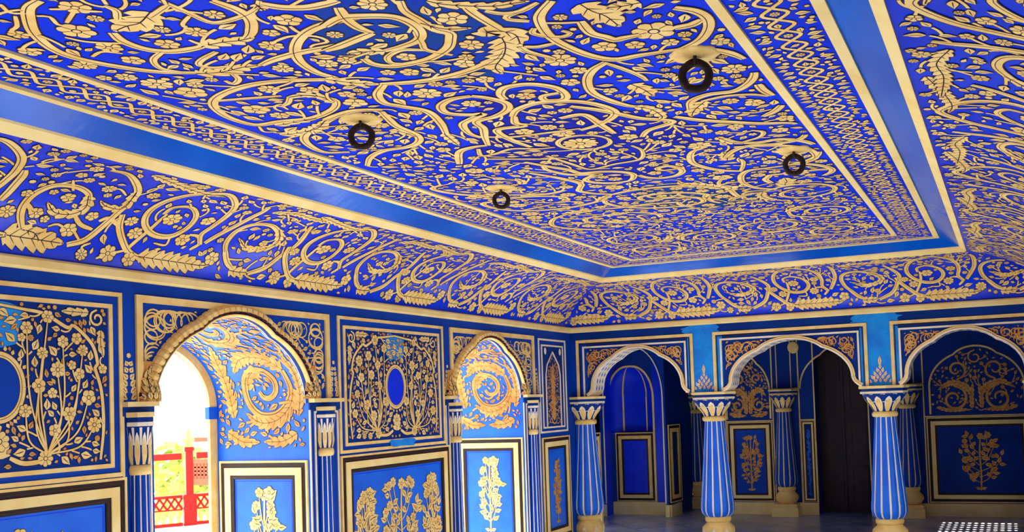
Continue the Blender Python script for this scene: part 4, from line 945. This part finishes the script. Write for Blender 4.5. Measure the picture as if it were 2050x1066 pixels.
M.add([(1.97,3.62,2.12),(2.64,3.62,2.12),(2.64,3.62,HZ),(1.97,3.62,HZ)], [(0,1,2,3)], 'deep_blue')
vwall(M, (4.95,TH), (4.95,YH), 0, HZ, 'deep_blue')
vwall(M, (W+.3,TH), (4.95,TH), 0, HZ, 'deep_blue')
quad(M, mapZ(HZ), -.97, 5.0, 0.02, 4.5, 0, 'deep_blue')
spandrel(M, mapY(YH), [(max(1.97, min(2.64, a)), b) for a, b in arch(2.305, .52, 1.66, 2.2)], HZ, 0, 'deep_blue')
sweep(M, mapY(YH), arch(2.305, .52, 1.66, 2.2), -.008, .012, .001, .008, 'gold_paint')
# plinth
for x0, x1, y0, y1 in ((.74,1.97,YH-.012,YH),(2.64,4.95,YH-.012,YH)): box(M, x0, x1, y0, y1, 0, .16, 'cream_plaster')
box(M, .03, .075, 2.89, 3.32, 0, .16, 'cream_plaster'); box(M, -.95, OC-OH, 2.87, 2.889, 0, .16, 'cream_plaster'); box(M, OC+OH, .05, 2.87, 2.889, 0, .16, 'cream_plaster'); box(M, 0, .012, TH, .72, 0, .16, 'cream_plaster')
# gold lines round the bays of the hall wall
yh = mapY(YH)
for x in (.745, 1.40, 1.755, 1.955, 2.645, 2.99, 3.33, 4.6): slab(M, yh, x, x+.016, .16, HZ, 0, .006, 'gold_paint')
for x in (1.47, 1.66, 3.05, 3.22): slab(M, yh, x, x+.012, 1.67, HZ, 0, .006, 'gold_paint')
for z, x0, x1 in ((1.24,.745,1.4),(1.24,1.755,1.97),(1.24,3.34,4.6),(1.66,1.4,1.755),(1.66,2.99,3.33)): slab(M, yh, x0, x1, z, z+.014, 0, .007, 'gold_paint')
struct(M.build('wall_hall'))

def scroll_mural(label, c, half, seed):
    t = thing('scroll_mural', label, 'mural', (c, YH, 1.27))
    cur = arch(c, half, 1.62, 2.12)
    M = MB(); pts = [(c-half, 1.275)]+cur+[(c+half, 1.275)]
    spandrel(M, yh, cur, 1.275, .0035, 'deep_blue')  # mural ground coloured darker to imitate the dim hall
    P = np.array(cur)
    o = Orn(M, lambda a, b, h=0: yh(a, b, .003+h), (c-half+.015, c+half-.015, 1.29, 2.1), seed, gold='amber_paint', out=.003, cell=.006, mask=lambda A, B: B < np.interp(A, P[:,0], P[:,1])-.03)
    k = half/.5
    for sd in (-1, 1):
        o.spiral((c+sd*.235*k, 1.46), .15*k, PI/2, 1.3, .03, sd, .25); o.acanthus([(c+sd*.04*k,1.5),(c+sd*.12*k,1.62),(c+sd*.26*k,1.66),(c+sd*.4*k,1.58)], .08)
        o.spiral((c+sd*.2*k, 1.82), .11*k, -PI/2, 1.2, .026, -sd, .25); o.acanthus([(c+sd*.42*k,1.36),(c+sd*.25*k,1.31),(c+sd*.05*k,1.31)], .05)
        o.acanthus([(c+sd*.05*k,1.34),(c+sd*.05*k,1.5),(c+sd*.03*k,1.66)], .06)
    o.spiral((c, 1.97), .08*k, PI/2, 1.1, .02, 1, .3)
    o.tendrils(500, (.04,.1), .012, (.05,.08), .4, .2, (.018,.026)); o.scatter(400, (.04,.06), .4, None, .1)
    M.build('scroll_pattern', t)
    M = MB(); sweep(M, yh, pts[::-1], -.002, .02, .002, .010, 'gold_paint'); fix_normals(M.build('arch_line', t))
scroll_mural('gold scroll mural in a lobed arch seen beside the dark door', 1.075, .31, 31)
scroll_mural('large dim scroll mural in a lobed arch above the tree panel', 3.965, .56, 32)
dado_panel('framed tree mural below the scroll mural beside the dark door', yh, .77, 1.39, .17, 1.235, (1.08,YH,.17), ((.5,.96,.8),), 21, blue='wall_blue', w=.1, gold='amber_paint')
dado_panel('large dim framed tree mural in the back hall corner', yh, 3.36, 4.58, .17, 1.235, (3.97,YH,.17), ((.5,.95,.6),), 22, blue='deep_blue', gold='amber_paint', fr=.04, leaf=.09)  # deep blue field: the dim corner's shade is in the colour
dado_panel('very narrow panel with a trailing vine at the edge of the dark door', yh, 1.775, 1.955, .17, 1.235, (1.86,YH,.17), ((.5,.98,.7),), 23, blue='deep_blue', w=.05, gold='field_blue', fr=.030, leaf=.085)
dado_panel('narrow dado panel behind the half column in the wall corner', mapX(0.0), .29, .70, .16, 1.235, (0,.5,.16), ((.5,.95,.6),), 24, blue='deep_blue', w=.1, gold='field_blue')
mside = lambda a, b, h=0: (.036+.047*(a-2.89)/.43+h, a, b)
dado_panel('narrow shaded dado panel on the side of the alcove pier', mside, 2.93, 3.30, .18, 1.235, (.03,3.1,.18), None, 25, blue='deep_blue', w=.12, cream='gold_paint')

M = MB(); pr = [(.075,.001),(.075,.008),(.06,.014),(.02,.017),(.001,.017)]
vs = []
for r, h in pr:
    for i in range(28): vs.append(yh(1.715+r*math.cos(2*PI*i/28), 2.21+r*1.1*math.sin(2*PI*i/28), h))
M.add(vs, [(j*28+i, j*28+(i+1)%28, (j+1)*28+(i+1)%28, (j+1)*28+i) for j in range(4) for i in range(28)], 'gold_paint', True)
tag(M.build('wall_boss'), 'round gold disc high on the dim hall wall beside the dark door arch', 'wall ornament')
# alcove : a ribbed half dome
M = MB(); NR = 28; dep = .17; PB = np.array(pointed(AC, AH, AS, AT)[:13])
def alc(q, z):
    """half ellipse plan narrowing to the crown"""
    if z <= AS: s_ = 1.
    else:
        s_ = float(np.interp(z, PB[:,1], AC-PB[:,0]))/AH+.03
    a = PI*q
    return (AC-AH*s_*math.cos(a), YI+dep*s_*math.sin(a), z)
zs_ = [1.13, 1.3, 1.5, AS]+[AS+(AT+.004-AS)*math.sin(k/10*PI/2) for k in range(1, 11)]
vs = [alc(i/NR, z) for z in zs_ for i in range(NR+1)]
M.add(vs, [(j*(NR+1)+i, j*(NR+1)+i+1, (j+1)*(NR+1)+i+1, (j+1)*(NR+1)+i) for j in range(len(zs_)-1) for i in range(NR)], 'alcove_blue', True)
# flat lower part
fx = [(AC-AH,YI),(AC-.29,YI+.12),(AC+.29,YI+.12),(AC+AH,YI)]
for p, q in zip(fx, fx[1:]): vwall(M, p, q, .0, 1.15, 'wall_blue')
for p, q in zip(fx, fx[1:]): M.add([(p[0],p[1]-.004,0),(q[0],q[1]-.004,0),(q[0],q[1]-.004,.17),(p[0],p[1]-.004,.17)], [(0,1,2,3)], 'cream_plaster')
vs = [(AC, YI, 1.135)]+[alc(i/NR, 1.135) for i in range(NR+1)]
M.add(vs, [(0,1+i,2+i) for i in range(NR)], 'gold_paint')
alcove = struct(M.build('wall_alcove'))
for q in (.0, .33, .70, 1.0):
    M = MB(); vs = []
    for z in zs_:
        for d in (-.022, .022):
            x, y, zz = alc(min(1, max(0, q+d*(.6 if 0 < q < 1 else 1))), z); vs.append((x+(AC-x)*.03, YI+(y-YI)*.96-.004, zz))
    M.add(vs, [(2*k, 2*k+1, 2*k+3, 2*k+2) for k in range(len(zs_)-1)], 'gold_paint'); M.build('rib', alcove)
M = MB(); sweep(M, yi, [(AC+AH, .17)]+pointed(AC, AH, AS, AT)[::-1]+[(AC-AH, .17)], -.022, .004, 0, .012, 'gold_paint')
sweep(M, ya, [(OC+OH, .17)]+oc[::-1]+[(OC-OH, .17)], -.014, .002, 0, .010, 'pale_cream'); fix_normals(M.build('arch_line', alcove))
M = MB(); slab(M, mapX(OC+OH, -1), 2.90, YI-.01, 1.14, 1.16, 0, .006, 'pale_cream'); slab(M, mapX(OC+OH, -1), YI-.02, YI-.008, .17, 1.14, 0, .006, 'pale_cream'); M.build('side_strip', alcove)
dado_panel('plain deep blue framed panel inside the pointed alcove', mapY(YI+.12), AC-.29, AC+.29, .17, 1.13, (AC,YI+.12,.17), None, 26, blue='alcove_blue', w=.105, cream='gold_paint')

# dark door
M = MB(); yd = mapY(3.60); quad(M, yd, 1.97, 2.64, 0, 2.14, 0, 'dark_wood')
door = struct(M.build('door_1'))
for k, (a0, a1) in enumerate(((1.985, 2.300), (2.310, 2.625))):
    M = MB(); slab(M, yd, a0, a1, .01, 2.12, 0, .02, 'dark_wood')
    for b0, b1 in ((.12,.62),(.72,1.22),(1.32,2.02)): frame(M, yd, a0+.04, a1-.04, b0, b1, .035, .02, .032, 'dark_wood')
    M.build('door_leaf', door)
# carved stone screen in the hall window
M = MB(); mj = mapX(-.95, 1); a0, a1, b0, b1 = JA
frame(M, mj, a0, a1, b0, b1, .03, -.04, .02, 'cream_plaster')
na, nb = 5, 14
for k in range(1, na): a = a0+(a1-a0)*k/na; slab(M, mj, a-.055, a+.055, b0+.02, b1-.02, -.012, .0, 'cream_plaster')
for k in range(1, nb): b = b0+(b1-b0)*k/nb; slab(M, mj, a0+.02, a1-.02, b-.007, b+.007, -.012, .0, 'cream_plaster')
struct(M.build('window_1'))

# ------------------------------------------------------------------ iron ceiling rings
RL = [((3.333,-5.96), .066, .3, 'dark iron ceiling ring, the largest of four, beside the wide leafy border'),
      ((1.771,-5.888), .060, .45, 'dark iron ceiling ring, second largest, near the narrow leafy border on the terrace side'),
      ((3.368,-4.37), .060, .2, 'iron ceiling ring, second smallest, above the arcade beside the wide leafy border'),
      ((1.63,-4.384), .054, .45, 'iron ceiling ring, the smallest of four, near the narrow leafy border towards the room corner')]
for (x, y), r, rz, lb in RL:
    t = thing('ceiling_ring', lb, 'iron ring', (x, y, ZT), 'iron rings on the ceiling'); t.rotation_euler = (0, 0, rz)
    M = MB(); n, m = 36, 12; vs = []; rt = r*.76; tb = r*.24
    for i in range(n):
        a = 2*PI*i/n
        for j in range(m):
            b = 2*PI*j/m; q = rt+tb*math.cos(b)*(1+.06*math.sin(5*a+b)); vs.append((q*math.cos(a), tb*math.sin(b), -.034-rt+q*math.sin(a)))
    M.add(vs, [(i*m+j, ((i+1)%n)*m+j, ((i+1)%n)*m+(j+1)%m, i*m+(j+1)%m) for i in range(n) for j in range(m)], 'iron', True); M.build('ring', t, True)
    M = MB(); n, m = 14, 8; vs = []
    for i in range(n+1):
        a = PI*i/n
        for j in range(m): b = 2*PI*j/m; q = .022+.0065*math.cos(b); vs.append((.0065*math.sin(b), q*math.cos(a), -.008-q*1.5*math.sin(a)))
    M.add(vs, [(i*m+j, (i+1)*m+j, (i+1)*m+(j+1)%m, i*m+(j+1)%m) for i in range(n) for j in range(m)], 'iron', True); M.build('staple', t, True)
    M = MB(); k = 40; vs = []
    pr = [(1.0,.001),(1.0,-.004),(.86,-.010),(.6,-.013),(.3,-.015),(.02,-.015)]
    for f, z in pr:
        for i in range(k): a = 2*PI*i/k; q = .092*f*(1+.05*math.cos(8*a)*(f > .8)); vs.append((q*math.cos(a), q*math.sin(a), z))
    M.add(vs, [(j*k+i, j*k+(i+1)%k, (j+1)*k+(i+1)%k, (j+1)*k+i) for j in range(len(pr)-1) for i in range(k)], 'gold_paint', True); M.build('boss_plate', t, True)

# ------------------------------------------------------------------ outside: terrace, railing, bushes, ground
M = MB(); box(M, -7.7, -.96, -14, 6, -.12, 0, 'terrace_stone'); box(M, -10.4, -8.2, 4.05, 4.5, -4, -.3, 'terrace_stone'); struct(M.build('floor_terrace'))
M = MB(); box(M, 5.14, 14, -16, 6, -.12, 0, 'terrace_stone'); struct(M.build('floor_court'))
M = MB(); box(M, -60, 40, -60, 60, -4.2, -4.0, 'hill_ground'); struct(M.build('ground'))
A = Vector((-7.18, .931, 0)); B = Vector((-6.74, 1.60, 0)); dr = (B-A).normalized()
nrm = Vector((-dr.y, dr.x, 0))
P0 = Vector((-6.80, 1.296, 0))
mpr = lambda a, b, h=0: tuple(P0+dr*a+nrm*h+Vector((0,0,b)))
def rail_span(label, a0, a1, mpq, nb, loc, mats=('red_paint','yellow_paint')):
    t = thing('railing', label, 'railing', loc)
    red, yel = mats
    M = MB(); slab(M, mpq, a0, a1, .96, 1.05, -.035, .035, red); M.build('handrail', t)
    M = MB(); slab(M, mpq, a0, a1, .405, .445, -.035, .035, red); M.build('panel_rail', t)
    M = MB(); slab(M, mpq, a0, a1, 0, .045, -.035, .035, red); M.build('bottom_rail', t)
    M = MB(); s_ = (a1-a0)/nb
    for k in range(nb):
        c = a0+s_*(k+.5)
        for q, r in (((c-s_/2, .24), (c+s_/2, .405)), ((c+s_/2, .24), (c-s_/2, .405))):
            d = Vector((r[0]-q[0], r[1]-q[1])).normalized(); n_ = (-d.y*.014, d.x*.014)
            vs = [mpq(q[0]+s*n_[0], q[1]+s*n_[1], h) for h in (-.012,.012) for s in (-1,1)]+[mpq(r[0]+s*n_[0], r[1]+s*n_[1], h) for h in (-.012,.012) for s in (-1,1)]
            M.add(vs, [(0,1,5,4),(2,6,7,3),(0,4,6,2),(1,3,7,5)], red)
    slab(M, mpq, a0, a1, .225, .245, -.015, .015, red)
    M.build('lattice', t)
    for k in range(nb):
        c = a0+s_*(k+.5); M = MB(); p = mpq(c, 0, 0)
        lathe(M, [(.02,.045),(.03,.05),(.03,.065),(.018,.08),(.036,.115),(.038,.145),(.026,.18),(.015,.20),(.024,.215),(.024,.225)], p[0], p[1], yel, 12); M.build('baluster', t)
    return t
rail_span('long red lattice railing with yellow balusters before the leafy slope', -1.2, -.10, mpr, 11, tuple(P0-dr*.6))
rail_span('short red railing bay between the finial post and the doorway jamb', .10, 1.2, mpr, 11, tuple(P0+dr*.6))
t = thing('railing_post', 'red terrace post topped by a gold finial', 'post', tuple(P0))
M = MB(); slab(M, mpr, -.085, .085, 0, .45, -.085, .085, 'red_paint'); slab(M, mpr, -.05, .05, .45, 1.10, -.05, .05, 'red_paint'); slab(M, mpr, -.065, .065, 1.08, 1.13, -.065, .065, 'red_paint'); M.build('post', t)
M = MB(); lathe(M, [(.03,1.13),(.07,1.14),(.07,1.16),(.03,1.18),(.075,1.21),(.085,1.24),(.06,1.28),(.028,1.30),(.045,1.325),(.028,1.36),(.0,1.42)], P0.x, P0.y, 'yellow_paint', 20); M.build('finial', t)
mp2r = lambda a, b, h=0: (a, 4.2+h, b)
t = thing('pavilion_rail', 'pale far red balustrade with pierced panel behind the finial post', 'railing', (-9.5, 4.2, 0))
M = MB(); slab(M, mp2r, -9.885, -9.80, -.5, 1.16, -.04, .04, 'pale_red'); M.build('post', t)
M = MB(); slab(M, mp2r, -9.80, -8.6, 1.10, 1.18, -.04, .04, 'pale_red'); M.build('beam', t)
M = MB(); slab(M, mp2r, -9.80, -8.6, .70, .78, -.03, .03, 'pale_red'); slab(M, mp2r, -9.80, -8.6, .30, .42, -.03, .03, 'pale_red')
for k in range(14): slab(M, mp2r, -9.78+.085*k, -9.73+.085*k, .42, .70, -.02, .02, 'pale_red')
for b in (.49,.56,.63): slab(M, mp2r, -9.80, -8.6, b-.014, b+.014, -.02, .02, 'pale_red')
M.build('lattice', t)
def bush(label, x, y, z, r, h, seed):
    R = random.Random(seed); M = MB()
    for k in range(900):
        th = R.random()*2*PI; ph = math.acos(R.uniform(-.2,1)); q = R.uniform(.75,1.05)
        c = Vector((x+r*q*math.sin(ph)*math.cos(th), y+r*q*math.sin(ph)*math.sin(th), z+h*q*math.cos(ph)))
        u = Vector((R.uniform(-1,1),R.uniform(-1,1),R.uniform(-1,1))).normalized(); v = u.orthogonal().normalized(); l = r*R.uniform(.07,.14)
        M.add([tuple(c+u*l), tuple(c+v*l*.6), tuple(c-u*l), tuple(c-v*l*.6)], [(0,1,2,3)], 'leaf_green')
    vs = []; n, m = 16, 9
    for j in range(m):
        ph = PI*.62*j/(m-1)+.02
        for i in range(n):
            q = .85*(1+.12*math.sin(3*i+j*2)+.08*math.cos(5*i-j)); vs.append((x+r*q*math.sin(ph)*math.cos(2*PI*i/n), y+r*q*math.sin(ph)*math.sin(2*PI*i/n), z+h*q*math.cos(ph)))
    M.add(vs, [(j*n+i, j*n+(i+1)%n, (j+1)*n+(i+1)%n, (j+1)*n+i) for j in range(m-1) for i in range(n)], 'leaf_green')
    tag(M.build('bush'), label, 'bush', 'bushes on the slope beyond the railing')
bush('yellow green bush low behind the lattice railing', -12.0, 6.0, -1.0, 1.3, 1.5, 1)
bush('pale green bush higher on the slope above the red handrail', -17.6, 10.5, -1.6, 2.6, 2.3, 2)
bush('pale bush on the slope beside the finial post', -13.2, 10.0, -1.4, 1.2, 1.7, 3)

# ------------------------------------------------------------------ light
wd = bpy.data.worlds.new('World'); bpy.context.scene.world = wd; wd.use_nodes = True
bg = wd.node_tree.nodes['Background']; bg.inputs['Color'].default_value = (.93, .97, 1., 1); bg.inputs['Strength'].default_value = 4.0
sl = bpy.data.lights.new('sun', 'SUN'); sl.energy = 58; sl.angle = math.radians(.12); sl.color = (1., .93, .80)
so = bpy.data.objects.new('sun', sl); C.objects.link(so); so.location = (-20, -4, 12)
so.rotation_euler = Vector((.93, -.02, -.385)).to_track_quat('-Z', 'Y').to_euler()
# ------------------------------------------------------------------ camera
q = dict(yaw=.3844, pitch=.0393, roll=-.036)
cd = bpy.data.cameras.new('camera'); cam = bpy.data.objects.new('camera', cd); C.objects.link(cam)
cy_, sy_ = math.cos(q['yaw']), math.sin(q['yaw'])
fwd = Vector((-sy_*math.cos(q['pitch']), cy_*math.cos(q['pitch']), math.sin(q['pitch']))); rt = Vector((cy_, sy_, 0)); up = rt.cross(fwd)
cr, sr = math.cos(q['roll']), math.sin(q['roll']); r2 = cr*rt+sr*up; u2 = -sr*rt+cr*up
cam.matrix_world = Matrix(((r2.x,u2.x,-fwd.x,4.363),(r2.y,u2.y,-fwd.y,-9.350),(r2.z,u2.z,-fwd.z,1.6),(0,0,0,1)))
cd.sensor_width = 36; cd.lens = 36*1922.28/2050; cd.shift_x = -(1242.92-1025)/2050; cd.shift_y = (725.0-533)/2050; cd.clip_start = .05
sc = bpy.context.scene; sc.camera = cam
sc.view_settings.view_transform = 'Standard'; sc.view_settings.look = 'None'; sc.view_settings.exposure = 0.3; sc.view_settings.gamma = 1
sc.view_settings.use_curve_mapping = False
sc.cycles.max_bounces = 10; sc.cycles.diffuse_bounces = 7; sc.cycles.glossy_bounces = 4; sc.cycles.use_denoising = True; sc.cycles.caustics_reflective = False
